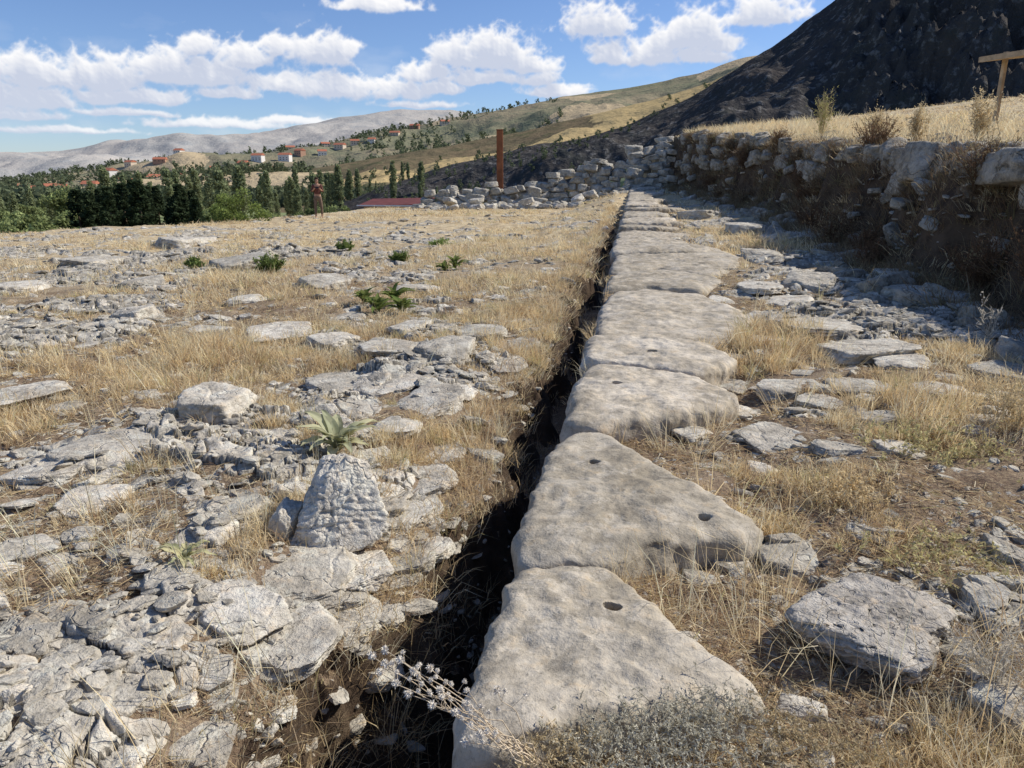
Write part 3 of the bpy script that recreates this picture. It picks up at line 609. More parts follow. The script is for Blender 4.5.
shrub('thorny_shrub',935,450,shrub_geo(41,.22,.55,70,800,1300,ST_*.8,YG,.024,base=.35),'yellowish dry bush beside the stony path','shrub')
shrub('thorny_shrub',850,500,shrub_geo(42,.16,.35,50,460,1000,ST_*.9,ST_,.02,base=.3),'low straw-coloured bush on stony soil','shrub')
shrub('thorny_shrub',950,560,shrub_geo(43,.16,.45,60,560,1000,ST_*.9,YG,.02,base=.35),'low yellow dry bush on stony soil','shrub')
shrub('thorny_shrub',1010,430,shrub_geo(46,.34,.4,50,460,900,ST_*.7,ST_,.02,base=.2),'straw coloured dry bush on stony soil','shrub')
for i_,(px,py,h,w,lc) in enumerate([(600,742,.045,.17,PG),(660,724,.055,.19,PG),(715,716,.055,.18,PG*.95),(560,757,.045,.16,ST_*.8),(780,728,.055,.22,ST_*.75),(690,752,.055,.24,PG),(830,752,.055,.26,ST_*.75),(640,765,.05,.22,PG*.9)]):
    x,y=G(px,py,0.0); shrub('cushion_plant',0,0,shrub_geo(80+i_,h,w,170,900,1000,lc*.85,lc,.010,.8,.0010,base=.45),'low pale grey dried cushion mat spreading over a slab edge','plant',(x,y),zz=.010 if i_<4 else .0)
for (yv,dx,h,sd,dry) in [(11.0,2.2,.95,50,1),(24.0,1.5,1.4,51,0),(12.5,3.4,.6,52,1),(9.0,1.6,.6,53,1),(16.0,1.6,.8,54,1),(13.5,1.8,.9,55,1),(19.0,1.6,.8,56,1)]:
    shrub('tall_weed',0,0,shrub_geo(sd,h,h*.28,18,300,1200,ST_*.8,ST_*.9 if dry else np.array([.42,.40,.16]),.045,tw=.004),'tall dry straw-yellow weed standing on the embankment' if dry else 'tall yellow-green weed standing on the embankment','weed',(float(Xw(yv))+dx,yv),group='tall weeds on the embankment')
shrub('thistle',985,345,shrub_geo(60,.5,.14,7,60,120,GY,GY*1.2,.03,tw=.003),'tall dried thistle with spiky heads','thistle')
for (px,py,h,w,sd) in [(270,275,.30,.42,61),(345,252,.25,.4,62),(195,270,.2,.3,63),(525,192,.5,.5,64),(400,262,.2,.35,65),(440,245,.25,.9,66)]:
    shrub('green_bush',px,py,shrub_geo(sd,h,w,60,500,2600,GR,GR*1.3 if sd<66 else GR*2,.045,tw=.003),'small olive-green bush in dry grass','bush',group='small green bushes in dry grass')
def rosette(px,py,n,L,w,ca,cb,label,seed,erect=.5):
    r=np.random.default_rng(seed); x,y=Gg(px,py); z=float(gz(np.array([x]),np.array([y]))[0]); Vs=[];Qs=[];Cs=[];o=0
    for k in range(n):
        a=k*2.4+r.normal()*.2; e0=r.uniform(.2,1.2)*erect+.25*(k/n); ll=L*r.uniform(.65,1.1)*(1-.35*k/n); ww=w*r.uniform(.8,1.2)*(ll/L); m=9
        ax=np.array([math.cos(a),math.sin(a),0]); sd=np.array([-math.sin(a),math.cos(a),0]); p=ax*.01; e=e0+.5; col=ca+(cb-ca)*r.random()
        for t in range(m+1):
            tt=t/m; wd=ww*math.sin(math.pi*min(1,(tt*.93+.06))**.8)**.8; nrm=np.array([-ax[0]*math.sin(e),-ax[1]*math.sin(e),math.cos(e)])
            wav=.006*math.sin(tt*14+k)
            for q in (-1,-.5,0,.5,1): Vs.append(p+sd*wd*q+nrm*(abs(q)*wd*.45+wav*abs(q))); Cs.append(col*(1.25 if q==0 else 1)*r.uniform(.9,1.1))
            p=p+(ax*math.cos(e)+np.array([0,0,1])*math.sin(e))*ll/m; e-=.16
        for t in range(m):
            for q in range(4): Qs.append([o+t*5+q,o+t*5+q+1,o+(t+1)*5+q+1,o+(t+1)*5+q])
        o+=(m+1)*5
    ob=mk('mullein_plant',np.array(Vs),[np.array(Qs)],M_leaf,True,col=np.array(Cs),label=label,category='plant'); ob.location=(x,y,z+.03); return ob
rosette(338,454,38,.34,.045,np.array([.42,.43,.27]),np.array([.60,.57,.35]),'pale woolly mullein rosette behind an upright block',1,.75)
rosette(185,568,12,.14,.018,np.array([.45,.46,.25]),np.array([.58,.53,.30]),'small pale wilting rosette on bare soil',2)
for i_,(px,py,s) in enumerate([(378,312,.34),(395,305,.36),(402,314,.28),(365,306,.26),(455,268,.34),(445,272,.26)]):
    rosette(px,py,24,s,.05,np.array([.13,.18,.05]),np.array([.24,.27,.09]),'green broad-leaved plant between pale stones',10+i_,1.0)
def flowerplant():
    x0,y0=G(545,766,-.03); base=np.array([x0,y0,-.03]); e=empty('dried_flower_plant',base,label='dried wildflower with woolly white heads on thin stems',category='plant')
    r=np.random.default_rng(5); stems=[];heads=[]
    tg=[(372,656,.20),(385,664,.20),(400,660,.21),(396,684,.18),(430,668,.18),(440,690,.17),(455,712,.14),(414,672,.19),(480,735,.11),(497,690,.15),(465,742,.09),(380,672,.19),(432,705,.15),(408,694,.17),(385,650,.21)]
    for i_,(px,py,z) in enumerate(tg):
        tx,ty=G(px,py,z); tip=np.array([tx,ty,z])-base; ps=[]
        for t in np.linspace(0,1,9):
            p=tip*t; p[2]+=math.sin(t*math.pi)*.02; p[:2]+=r.normal(size=2)*.004+np.array([0,-.05+.06*r.random()])*math.sin(t*math.pi); ps.append(p)
        ps[-1]=tip; stems.append(tube(ps,np.linspace(.0022,.0011,9),5))
        for q in range(3):
            b_=ps[5+q]; t2=b_+np.array([r.normal()*.018,r.normal()*.018,.026]); stems.append(tube([b_,t2],[.001,.0006],4))
            heads.append((t2,.0065))
        heads.append((tip,.011))
    V,Q=joinparts(stems); o=mk('stem',V,[Q],plain('dry_stem',(.58,.47,.33)),True); o.parent=e
    mh=plain('woolly_head',(.82,.76,.66),.9,.15,60)
    for p,s in heads:
        n=110; D=r.normal(size=(n,3)); D[:,2]+=.3; D/=np.linalg.norm(D,axis=1)[:,None]
        V,Q,T,c=blades(np.tile(p,(n,1))+D*s*.4,D,s*r.uniform(.5,1.1,n),np.full(n,s*.16),np.zeros(n),np.ones((n,3)))
        D0=ICO[2][0]; core=p+D0*(s*.65*(1+.5*pn(D0*3+p[0]*90)))[:,None]
        hd=mk('flower_head',np.concatenate([V,core]),[Q,T,ICO[2][1]+len(V)],mh,False); hd.parent=e
flowerplant()
# ---------------------------------------------------------------- trees
def leafcloud(centers,rads,n,sz,cols,r,flatten=1.0):
    k=r.integers(0,len(centers),n); D=r.normal(size=(n,3)); D/=np.linalg.norm(D,axis=1)[:,None]
    rr_=rads[k]*r.uniform(.35,1.05,n)**.6; P=centers[k]+D*rr_[:,None]*np.array([1,1,flatten])
    a=r.normal(size=(n,3)); a/=np.linalg.norm(a,axis=1)[:,None]; b_=np.cross(a,r.normal(size=(n,3))); b_/=np.linalg.norm(b_,axis=1)[:,None]
    s=(sz*r.uniform(.5,1.4,n))[:,None]
    V=np.stack([P-a*s,P-b_*s*.6,P+a*s,P+b_*s*.6],1).reshape(-1,3); q=np.arange(n)*4
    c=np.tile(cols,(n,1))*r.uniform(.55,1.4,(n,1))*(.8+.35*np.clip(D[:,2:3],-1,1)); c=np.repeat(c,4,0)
    return V,np.stack([q,q+1,q+2,q+3],1),np.clip(c,0.004,1)
M_bark=plain('bark',(.13,.095,.065),.9,.3,4)
def tree_geo(kind,seed):
    r=np.random.default_rng(seed)
    if kind=='conifer':
        tr=tube([[0,0,-1],[.05,0,4],[0,.05,9.2]],[.22,.15,.03],7); cs=[];rs=[];limbs=[tr]
        for z in np.linspace(.8,9.3,24):
            R_=(2.7*(1-z/10.0)**.8)*r.uniform(.7,1.15)
            m=max(3,int(7*(1-z/11)))
            for q in range(m):
                a=q*6.28/m+r.uniform(0,1.5); rad=R_*r.uniform(.45,.95); cs.append([math.cos(a)*rad,math.sin(a)*rad,z-.15*rad]); rs.append(.30+.16*R_)
                if q%3==0: limbs.append(tube([[0,0,z],[math.cos(a)*rad,math.sin(a)*rad,z-.15*rad]],[.05,.015],4))
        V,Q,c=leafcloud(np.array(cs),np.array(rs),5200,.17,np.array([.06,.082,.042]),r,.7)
    elif kind=='poplar':
        tr=tube([[0,0,-1],[.05,.02,6],[0,0,11.5]],[.25,.17,.03],7); limbs=[tr]; cs=[];rs=[]
        for z in np.linspace(1.4,12.2,26):
            R_=1.25*math.sin(math.pi*min(1,(z/13.2))**.8)**.6*r.uniform(.7,1.2)
            for q in range(3):
                a=r.uniform(0,6.28); cs.append([math.cos(a)*R_*.6,math.sin(a)*R_*.6,z+r.normal()*.3]); rs.append(.35+.34*R_)
                if q==0: limbs.append(tube([[0,0,z-.8],[math.cos(a)*R_*.6,math.sin(a)*R_*.6,z]],[.05,.015],4))
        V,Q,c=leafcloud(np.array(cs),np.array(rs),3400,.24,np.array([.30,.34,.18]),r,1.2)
    else:
        tr=tube([[0,0,-1],[.1,0,2],[.0,.1,3.8]],[.28,.2,.1],7); limbs=[tr]; cs=[];rs=[]
        for q in range(26):
            a=r.uniform(0,6.28); e=r.uniform(-.3,1.3); rad=r.uniform(1.2,3.2); p=[math.cos(a)*math.cos(e)*rad,math.sin(a)*math.cos(e)*rad,3.9+math.sin(e)*rad*1.1]
            cs.append(p); rs.append(r.uniform(.6,1.2)); 
            if q%2==0: limbs.append(tube([[0,.1,2.5+r.uniform(0,1.2)],[p[0]*.6,p[1]*.6,p[2]*.8],p],[.10,.06,.02],4))
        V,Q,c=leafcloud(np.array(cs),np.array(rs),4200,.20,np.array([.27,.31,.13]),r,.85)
    tv,tq=joinparts(limbs)
    cr=mk('crown',V,[Q],M_leaf,False,col=c,link=False); tk=mk('trunk',tv,[tq],M_bark,True,link=False)
    return cr.data,tk.data
TG={k:[tree_geo(k,900+7*i_+len(k)) for i_ in range(3)] for k in ('conifer','poplar','broad')}
LAB={'conifer':('pine_tree','dense dark green conifer in the valley','conifer tree'),'poplar':('poplar_tree','slender upright green poplar in the valley','poplar tree'),'broad':('broadleaf_tree','rounded green broadleaf tree in the valley','tree')}
def hgt_at(x,y):
    a=math.atan2(x,y); r=math.hypot(x,y); z=float(gz(np.array([x]),np.array([y]),False)[0])
    for L_,r0,r1 in ((L_town,500,2600),(L_mid,260,1300),(L_mt,75,420)):
        if L_.azs[0]<a<L_.azs[-1] and r0<r<r1: z=max(z,float(L_.z(np.array([a]),np.array([r]))[0]))
    return z
def tree(kind,px,dist,toppy):
    d=ray(px,180); n=math.hypot(d[0],d[1]); x,y=d[0]/n*dist,d[1]/n*dist; z=hgt_at(x,y)
    ztop=H+dist*dirAT(px,toppy)[1]; hh0={'conifer':9.6,'poplar':12.6,'broad':7.8}[kind]; s=(ztop-z)/hh0
    if s<.2: return
    nm,lb,ct=LAB[kind]; e=empty(nm,(x,y,z),label=lb,category=ct,group='trees in the valley'); wv=min(s,1.3)*random.uniform(.9,1.2); e.scale=(wv,wv,s); e.rotation_euler[2]=random.uniform(0,6.3)
    cr,tk=random.choice(TG[kind])
    for nme,me in (('trunk',tk),('crown',cr)):
        o=bpy.data.objects.new(nme,me); COL.objects.link(o); o.parent=e
for px in range(76,202,8): tree('conifer',px+random.uniform(-4,4),random.uniform(95,120),184+random.uniform(-6,10)+abs(px-135)*.12)
for px in range(-4,84,26): tree('broad',px+random.uniform(-5,5),random.uniform(95,125),213+random.uniform(-6,8))
for px in range(-4,90,9): tree(random.choice(['poplar','poplar','broad']),px+random.uniform(-5,5),random.uniform(170,230),198+random.uniform(-12,8))
for px in range(90,360,12): tree('poplar',px+random.uniform(-5,5),random.uniform(240,340),178+random.uniform(-11,9))
for px in range(222,420,38): tree('broad',px+random.uniform(-8,8),random.uniform(110,160),206+random.uniform(-7,7)-6*(px>330))
for px in range(208,425,9): tree('poplar',px+random.uniform(-6,6),random.uniform(180,280),180+random.uniform(-13,12)-(6 if px>330 else 0))
d=ray(240,210); n=math.hypot(d[0],d[1]); dist=34
r_=np.random.default_rng(77); cs=r_.normal(size=(16,3))*[.75,.5,.28]+[0,0,.45]
V,Q,c=leafcloud(cs,np.full(16,.42),5200,.05,np.array([.24,.30,.09]),r_)
xb,yb=d[0]/n*dist,d[1]/n*dist; ob=mk('green_bush',V,[Q],M_leaf,False,col=c,label='rounded bright green bush at the plateau edge',category='bush'); ob.location=(xb,yb,float(gz(np.array([xb]),np.array([yb]))[0])-.05); ob.scale=(.85,.85,.9)
P=[];rs=[]
def scat(L_,r0,r1,px0,px1,n,hh_,bias=None):
    for _ in range(n):
        px=random.uniform(px0,px1); d=ray(px,150); a=math.atan2(d[0],d[1]); r=random.uniform(r0,r1); x,y=math.sin(a)*r,math.cos(a)*r
        if pn(np.array([[x*.006,y*.006,.5]]))[0]<(-.05 if bias is None else bias): continue
        z=float(L_.z(np.array([a]),np.array([r]))[0]) if L_ else float(gz(np.array([x]),np.array([y]),False)[0])
        s=hh_*random.uniform(.6,1.3)
        for q in range(3): P.append([x+random.gauss(0,s*.2),y+random.gauss(0,s*.2),z+s*(.25+.3*q)]); rs.append(s*.3)
scat(L_town,650,1650,-30,560,2300,9); scat(L_mid,380,790,250,720,260,5,.18); scat(L_mt,120,238,360,760,420,1.6,-.2); scat(None,380,700,-40,400,1300,8,-.2)
P=np.array(P); rs=np.array(rs); r_=np.random.default_rng(8); n=len(P)*14; k=np.repeat(np.arange(len(P)),14); D=r_.normal(size=(n,3)); D/=np.linalg.norm(D,axis=1)[:,None]
PT=P[k]+D*rs[k][:,None]*r_.uniform(.4,1,(n,1)); a=r_.normal(size=(n,3)); a/=np.linalg.norm(a,axis=1)[:,None]; b_=np.cross(a,D); s=(rs[k]*.45)[:,None]
V=np.stack([PT-a*s,PT-b_*s,PT+a*s,PT+b_*s],1).reshape(-1,3); q=np.arange(n)*4
c=np.repeat(np.array([[.14,.165,.095]])*r_.uniform(.6,1.4,(n,1)),4,0)
mk('distant_woodland',V,[np.stack([q,q+1,q+2,q+3],1)],M_leaf,False,col=c,kind='stuff',label='scattered distant trees and orchards on the slopes')
# ---------------------------------------------------------------- houses
Mw=[plain('plaster_white',(.74,.70,.64)),plain('plaster_cream',(.62,.52,.40)),plain('brick_wall',(.42,.25,.17))]
Mr=plain('red_tile',(.46,.17,.10),.8,.3,1); Mwin=plain('dark_glass',(.03,.035,.045),.2)
def house(px,py,dist,w=12,dp=9,h=6,mi=0):
    d=ray(px,py); n=math.hypot(d[0],d[1]); x,y=d[0]/n*dist,d[1]/n*dist; rz=random.uniform(-.6,.6)
    z=hgt_at(x,y)
    e=empty('village_house',(x,y,z),label=['white house with a red tiled gable roof','cream house with a red tiled gable roof','brick house with a red tiled gable roof'][mi]+' in the valley village',category='house',group='village houses'); e.rotation_euler[2]=rz
    V,Q=box(0,0,h/2-1.5,w,dp,h+3); o=mk('wall',V,[Q],Mw[mi],False); o.parent=e
    V=np.array([[-w/2-.6,-dp/2-.6,h],[w/2+.6,-dp/2-.6,h],[w/2+.6,dp/2+.6,h],[-w/2-.6,dp/2+.6,h],[-w/2-.6,0,h+3],[w/2+.6,0,h+3]])
    o=mk('roof',V,[np.array([[0,1,5,4],[2,3,4,5],[3,2,1,0]]),np.array([[0,4,3],[1,2,5]])],Mr,False); o.parent=e
    for wx in (-.3,0,.3):
        for wz in (1.8,4.3):
            if wz+1>h: continue
            V,Q=box(wx*w,-dp/2-.02,wz,1.4,.1,1.3); o=mk('window',V,[Q],Mwin,False); o.parent=e
HS=[(108,168,960),(122,172,900),(138,166,1020),(152,170,940),(170,164,1060),(186,168,980),(200,166,1040),(214,162,1100),(228,164,1020),(243,160,1100),(258,158,1160),(272,160,1080),(285,156,1160),(300,154,1200),(322,150,1200),(340,148,1250),(355,146,1300),(372,143,1300),(60,186,820),(50,190,800),(36,190,840),(90,182,840),(395,140,1350),(415,136,1400),(445,132,1400),(20,178,1100),(78,176,1000),(262,168,960),(235,172,920),(160,160,1200),(290,150,1350),(325,142,1400),(70,170,1150),(180,160,1250),(130,160,1300)]
for i_,(px,py,dd) in enumerate(HS): house(px,py,dd,random.uniform(11,18),10,random.choice([4,6,6,8]),random.choice([0,0,1,1,2]))
# ---------------------------------------------------------------- structures
def at(px,dist,z=None):
    d=ray(px,180); n=math.hypot(d[0],d[1]); x,y=d[0]/n*dist,d[1]/n*dist; return x,y,(float(gz(np.array([x]),np.array([y]),False)[0]) if z is None else z)
M_rust=plain('rusty_steel',(.24,.09,.04),.7,.3,2); M_wood=plain('old_wood',(.48,.36,.23),.8,.25,6); M_metal=plain('pale_metal',(.55,.60,.66),.5,.1,1); M_redr=plain('dark_red_roof',(.16,.05,.04),.7,.25,2)
x,y,z=at(500,45.5); e=empty('steel_pillar',(x,y,z),label='tall rusty brown steel information pillar behind a ruined wall',category='pillar'); z1=1.5+45.5*.0545-z
V,Q=box(0,0,z1/2,.38,.14,z1); o=mk('post',V,[Q],M_rust,False); o.parent=e; bm=o.modifiers.new('v','BEVEL'); bm.width=.02
V,Q=box(0,0,z1+.03,.42,.18,.06); o=mk('cap',V,[Q],M_rust,False); o.parent=e
V,Q=box(0,0,.1,.8,.5,.2); o=mk('base',V,[Q],M_wall,False); o.parent=e
x,y,z=at(396,54); zt=1.5-54*.033; e=empty('low_shed',(x,y,z),label='low dark shed with dark red roof and pale edge',category='shed'); e.rotation_euler[2]=-.15; hh_=max(.5,zt-z)
V,Q=box(0,0,hh_/2-.3,3.9,2.6,hh_+.2); o=mk('wall',V,[Q],M_wood,False); o.parent=e
V=np.array([[-2.3,-1.6,hh_-.25],[2.3,-1.6,hh_-.15],[2.3,1.6,hh_+.2],[-2.3,1.6,hh_+.1]]); V=np.concatenate([V,V-[0,0,.1]])
o=mk('roof',V,[np.array([[0,1,2,3],[7,6,5,4],[0,4,5,1],[1,5,6,2],[2,6,7,3],[3,7,4,0]])],M_redr,False); o.parent=e
V,Q=box(0,-1.64,hh_-.26,4.7,.05,.08); o=mk('fascia',V,[Q],M_metal,False); o.parent=e
x,y,z=at(10,60); zt=1.5-60*.0705; e=empty('farm_shed',(x,y,z),label='long low farm shed with pale corrugated metal roof',category='shed'); e.rotation_euler[2]=.5; hb=max(.8,zt-z)
V,Q=box(0,0,hb/2-.5,8,3.4,hb+.4); o=mk('wall',V,[Q],Mw[1],False); o.parent=e
V=np.array([[-4.3,-2.0,hb-.3],[4.3,-2.0,hb-.3],[4.3,2.0,hb-.3],[-4.3,2.0,hb-.3],[-4.3,0,hb+.3],[4.3,0,hb+.3]])
o=mk('roof',V,[np.array([[0,1,5,4],[2,3,4,5],[3,2,1,0]]),np.array([[0,4,3],[1,2,5]])],M_metal,False); o.parent=e
x,y,z=at(1032,26); e=empty('wooden_shelter',(x,y,z),label='small low wooden shelter with slanted plank roof and boarded sides',category='shelter'); e.rotation_euler[2]=.3; ht=1.5+26*.128-z
for sx in (-.9,.9):
    for sy in (-.7,.7):
        V,Q=box(sx,sy,ht/2-.1,.10,.10,ht); o=mk('post',V,[Q],M_wood,False); o.parent=e
V=np.array([[-1.4,-1.1,ht-.2],[1.3,-1.1,ht+.12],[1.3,1.1,ht+.12],[-1.4,1.1,ht-.2]]); V=np.concatenate([V,V-[0,0,.14]])
o=mk('roof',V,[np.array([[0,1,2,3],[7,6,5,4],[0,4,5,1],[1,5,6,2],[2,6,7,3],[3,7,4,0]])],M_wood,False); o.parent=e
V,Q=box(0,-.62,ht/2-.25,1.68,.05,ht-.35); o=mk('panel',V,[Q],M_wood,False); o.parent=e
# ---------------------------------------------------------------- person
def skin(name,verts,edges,rad,mat,root=0,sub=1):
    me=bpy.data.meshes.new(name); me.from_pydata(verts,edges,[]); ob=bpy.data.objects.new(name,me); COL.objects.link(ob)
    ob.modifiers.new('s','SKIN'); sv=me.skin_vertices[0].data
    for i_,r in enumerate(rad): sv[i_].radius=(r,r) if not isinstance(r,tuple) else r; sv[i_].use_root=(i_==root)
    s=ob.modifiers.new('u','SUBSURF'); s.levels=sub; s.render_levels=sub
    bpy.context.view_layer.update(); dg=bpy.context.evaluated_depsgraph_get(); nm=bpy.data.meshes.new_from_object(ob.evaluated_get(dg)); nm.materials.clear(); nm.materials.append(mat)
    for p in nm.polygons: p.use_smooth=True
    ob.modifiers.clear(); ob.data=nm; return ob
def person():
    px,py=319,218; x,y=Gg(px,py); z=float(gz(np.array([x]),np.array([y]))[0])
    e=empty('person',(x,y,z),label='person standing in dark rust top and brown trousers holding a phone',category='person'); e.rotation_euler[2]=.25
    V=[(0,0,.95),(0,0,1.08),(0,0,1.25),(0,0,1.40),(0,0,1.49),(0,-.01,1.56),(0,-.01,1.64),(0,0,1.71),(0,-.105,1.60)]
    Ed=[(0,1),(1,2),(2,3),(3,4),(4,5),(5,6),(6,7),(5,8)]; R_=[(.15,.11),(.125,.095),(.15,.105),(.13,.09),.052,.07,.085,.06,.015]
    for sx in (-1,1):
        b=len(V); V+=[(sx*.17,0,1.42),(sx*.23,-.02,1.15),(sx*.17,-.20,1.22),(sx*.14,-.25,1.25),(sx*.12,-.29,1.28)]; R_+=[.055,.043,.034,.026,.030]; Ed+=[(3,b),(b,b+1),(b+1,b+2),(b+2,b+3),(b+3,b+4)]
        for f in range(4):
            q=len(V); V+=[(sx*(.135-.018*f),-.32,1.31-.006*f),(sx*(.125-.018*f),-.345,1.30-.006*f)]; R_+=[.009,.008]; Ed+=[(b+4,q),(q,q+1)]
        q=len(V); V+=[(sx*.085,-.28,1.30),(sx*.07,-.30,1.32)]; R_+=[.010,.009]; Ed+=[(b+3,q),(q,q+1)]
        q=len(V); lx=.10+.03*(sx>0); V+=[(sx*.095,0,.86),(sx*(lx+.01),-.02,.50),(sx*(lx+.02),.03*sx,.10),(sx*(lx+.02),.03*sx,.045),(sx*(lx+.04),-.13+.03*sx,.03)]; R_+=[.088,.058,.038,.042,.034]; Ed+=[(0,q),(q,q+1),(q+1,q+2),(q+2,q+3),(q+3,q+4)]
    ms=plain('skin_tone',(.42,.24,.16),.6,.1); o=skin('body',V,Ed,R_,ms,0,2); o.parent=e
    Vs=[(0,0,1.0),(0,0,1.12),(0,0,1.25),(0,0,1.40),(-.17,0,1.42),(-.23,-.02,1.15),(-.185,-.15,1.20),(.17,0,1.42),(.23,-.02,1.15),(.185,-.15,1.20)]
    o=skin('shirt',Vs,[(0,1),(1,2),(2,3),(3,4),(4,5),(5,6),(3,7),(7,8),(8,9)],[(.165,.125),(.15,.115),(.165,.12),(.14,.10),.068,.058,.046,.068,.058,.046],plain('rust_cloth',(.13,.05,.04)),0,2); o.parent=e
    Vs=[(0,0,1.0),(0,0,.92),(-.10,0,.84),(-.112,-.02,.50),(-.122,-.03,.14),(.10,0,.84),(.142,-.02,.50),(.152,.03,.14)]
    o=skin('trousers',Vs,[(0,1),(1,2),(2,3),(3,4),(1,5),(5,6),(6,7)],[(.16,.12),(.165,.13),.10,.072,.058,.10,.072,.058],plain('brown_cloth',(.17,.12,.085)),0,2); o.parent=e
    D=ICO[4][0]; m=(D[:,2]>.0)|(D[:,1]>.1); S=D*np.array([.098,.108,.105])*(1+.04*pn(D*4))[:,None]; S[:,1]=np.where(S[:,1]<-.07,-.07,S[:,1]); S[:,2]=np.where((D[:,1]>.1)&(D[:,2]<0),S[:,2]*1.5,S[:,2])
    fc=ICO[4][1]; keep=m[fc].all(1); o=mk('hair',S+np.array([0,.008,1.665]),[fc[keep]],plain('brown_hair',(.05,.03,.02)),True); o.parent=e
    for sx in (-1,1):
        o=mk('eye',ICO[2][0]*.012+np.array([sx*.03,-.093,1.645]),[ICO[2][1]],Mwin,True); o.parent=e
    V,Q=box(0,-.34,1.33,.15,.012,.075); ph=mk('phone',V,[Q],Mwin,False,label='dark phone held up in both hands',category='phone'); ph.location=(x,y,z); ph.rotation_euler[2]=.25
person()
# ---------------------------------------------------------------- sky: world + cloud backdrop
w=bpy.data.worlds.new('World'); scene.world=w; w.use_nodes=True; nt=w.node_tree; nt.nodes.clear()
out=nt.nodes.new('ShaderNodeOutputWorld'); bg=nt.nodes.new('ShaderNodeBackground'); nt.links.new(bg.outputs[0],out.inputs[0]); bg.inputs[1].default_value=.112
sky=nd(nt,'ShaderNodeTexSky',sky_type='NISHITA'); sky.sun_disc=False; sky.sun_elevation=SUN_EL; sky.sun_rotation=SUN_AZ; sky.altitude=1000; sky.dust_density=.4; sky.ozone_density=2.6; sky.air_density=1.0
nt.links.new(mix(nt,1.0,sky.outputs[0],(.84,.93,1.15),'MULTIPLY'),bg.inputs[0])
CL=[(375,2,42,9),(595,18,34,16),(690,28,38,17),(765,8,38,15),(650,50,26,13),(610,52,24,10),(700,54,26,9),(725,42,14,8),(455,50,26,14),(495,48,36,18),(535,62,22,10),(425,70,24,9),(480,76,38,8),(540,78,20,6),(285,82,34,10),(338,84,38,13),(392,88,34,10),(440,88,24,6),(320,46,30,16),(345,48,16,9),(245,54,24,12),(275,44,16,9),(170,66,32,17),(210,70,26,13),(195,42,17,11),(140,60,16,8),(95,70,32,17),(22,66,30,15),(58,76,18,8),(35,98,34,8),(112,96,30,7),(160,96,28,6),(230,92,26,5),(560,90,38,6),(210,123,66,4),(60,129,60,3),(300,120,44,4),(0,114,46,4),(420,104,40,3),(130,112,40,3),(-60,90,60,20),(-150,60,80,22),(1150,60,90,20),(330,-110,120,26),(560,-90,90,18)]
azg=np.radians(np.linspace(-46,46,1300)); elg=np.radians(np.linspace(.8,23,330)); A,E=np.meshgrid(azg,elg,indexing='ij')
q3=np.stack([A.ravel(),E.ravel()*1.15,np.zeros(A.size)],1)
wx_=pn(q3*26+5).reshape(A.shape)*.009+pn(q3*60+8).reshape(A.shape)*.005; wy_=pn(q3*30+25).reshape(A.shape)*.004
acc=np.zeros(A.shape); acu=np.zeros(A.shape)
for (px,py,wx,hy) in CL:
    a,t=dirAT(px,py); el=math.atan(t); u=(A+wx_-a)/(wx/F*1.08); v=(E+wy_-(el-hy/F*.5))/(hy/F*1.5); v=np.where(v<0,v*-2.9,v)
    g_=np.exp(-(u*u+v*v)*1.0); acc=np.maximum(acc,g_); acu=1-(1-acu)*(1-.9*g_)
acc=.6*acc+.4*acu
bil=sum((.56**k)*(1-2.3*np.abs(pn(q3*(40*2.05**k)+k*9)))  for k in range(5)).reshape(A.shape)/2.05
dn=acc*1.12+bil*.46-.66+fbm(q3*120,3).reshape(A.shape)*.07
al=sm((dn+.10)/.46); wsp=sm((fbm(q3*np.array([9,20,1])+3,5).reshape(A.shape)-.05)/.9)*.30*sm((E-.015)/.04)*sm((.20-E)/.12)
cs_=np.cumsum(al[:,::-1],1)[:,::-1]; ab=np.zeros_like(cs_); K=24; ab[:,:-K]=cs_[:,:-K]-cs_[:,K:]; ab[:,-K:]=cs_[:,-K:]
relief=np.gradient(dn,axis=1)*-1.0+np.gradient(dn,axis=0)*-.8
lit=np.clip(1.16-.052*ab+relief*1.6,0,1)  # sunlit tops and grey undersides painted into the glowing cloud colours
haze_paint=sm((.10-E)/.10)  # horizon haze painted into cloud colour and alpha
col=np.stack([.60+.42*lit,.65+.36*lit,.78+.23*lit],-1); col=col*(1-haze_paint[...,None]*.25)+np.array([.80,.85,.93])*haze_paint[...,None]*.25
alpha=np.clip(np.maximum(al*.97*(1-.25*haze_paint),wsp),0,1)*sm((azg[:,None]+.80)/.06)*sm((.80-azg[:,None])/.06)*sm((.395-E)/.05)
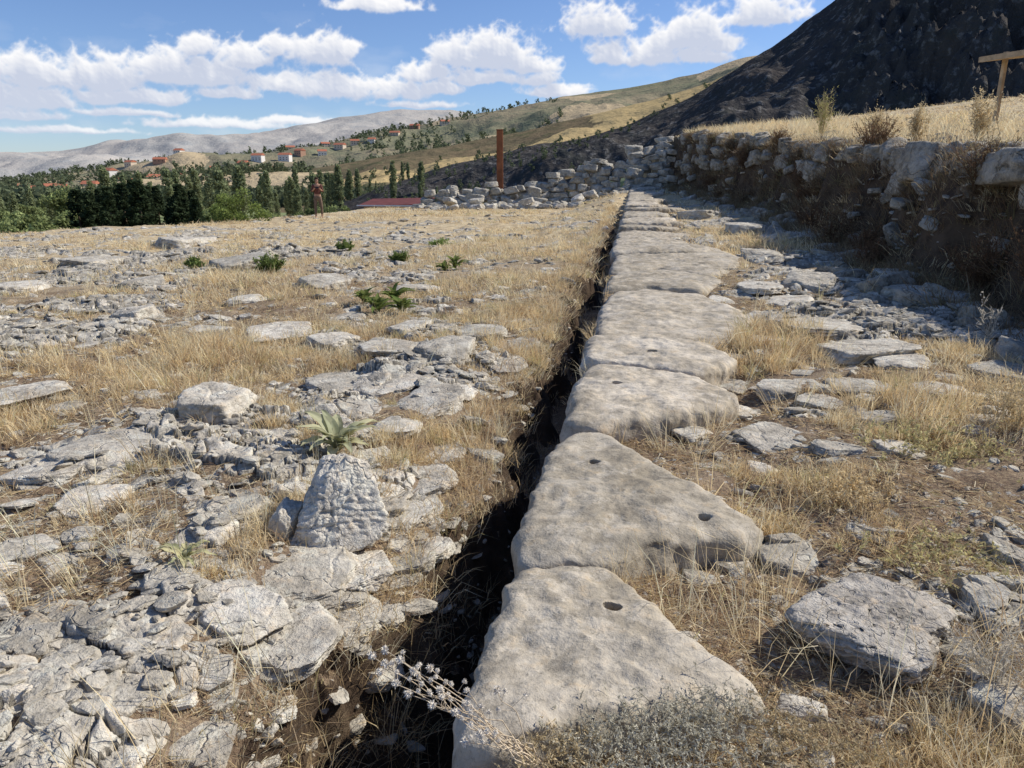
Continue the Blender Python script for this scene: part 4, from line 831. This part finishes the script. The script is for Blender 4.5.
RS=13000; V=np.stack([np.sin(A)*np.cos(E)*RS,np.cos(A)*np.cos(E)*RS,np.sin(E)*RS],-1).reshape(-1,3)
nA,nE=A.shape; i,j=np.meshgrid(np.arange(nA-1),np.arange(nE-1),indexing='ij'); Q=np.stack([i*nE+j,(i+1)*nE+j,(i+1)*nE+j+1,i*nE+j+1],-1).reshape(-1,4)
af=alpha.ravel(); Q=Q[af[Q].max(1)>.012]
used=np.unique(Q); rm=np.full(len(V),-1); rm[used]=np.arange(len(used)); Q=rm[Q]; V=V[used]; cc=np.concatenate([col.reshape(-1,3)[used],af[used,None]],1)
mc=bpy.data.materials.new('cloud'); mc.use_nodes=True; nt=mc.node_tree; nt.nodes.clear(); o=nt.nodes.new('ShaderNodeOutputMaterial')
at_=nd(nt,'ShaderNodeAttribute',attribute_name='Col'); em=nd(nt,'ShaderNodeEmission',{0:at_.outputs['Color'],1:1.0}); tr=nt.nodes.new('ShaderNodeBsdfTransparent')
ms=nd(nt,'ShaderNodeMixShader',{0:at_.outputs['Alpha'],1:tr.outputs[0],2:em.outputs[0]}); nt.links.new(ms.outputs[0],o.inputs[0])
mc.cycles.emission_sampling='NONE'
mk('sky',V,[Q],mc,True,col=cc,kind='structure',label='white cumulus clouds in the blue sky')
sl=bpy.data.lights.new('sun','SUN'); sl.energy=5.0; sl.angle=math.radians(.5); sl.color=(1,.95,.86); so=bpy.data.objects.new('sun',sl); COL.objects.link(so)
sd=Vector((math.sin(SUN_AZ)*math.cos(SUN_EL),math.cos(SUN_AZ)*math.cos(SUN_EL),math.sin(SUN_EL))); so.rotation_euler=sd.to_track_quat('Z','Y').to_euler()
cam=bpy.data.cameras.new('camera'); co=bpy.data.objects.new('camera',cam); COL.objects.link(co); co.location=(0,0,H); co.rotation_euler=(math.pi/2-TH,0,0)
cam.sensor_width=36; cam.lens=F/1024*36; cam.clip_start=.05; cam.clip_end=30000; scene.camera=co
scene.view_settings.view_transform='Standard'; scene.view_settings.look='None'; scene.view_settings.exposure=0
print('rocks',len(rocks),'slabs',len(slabs))
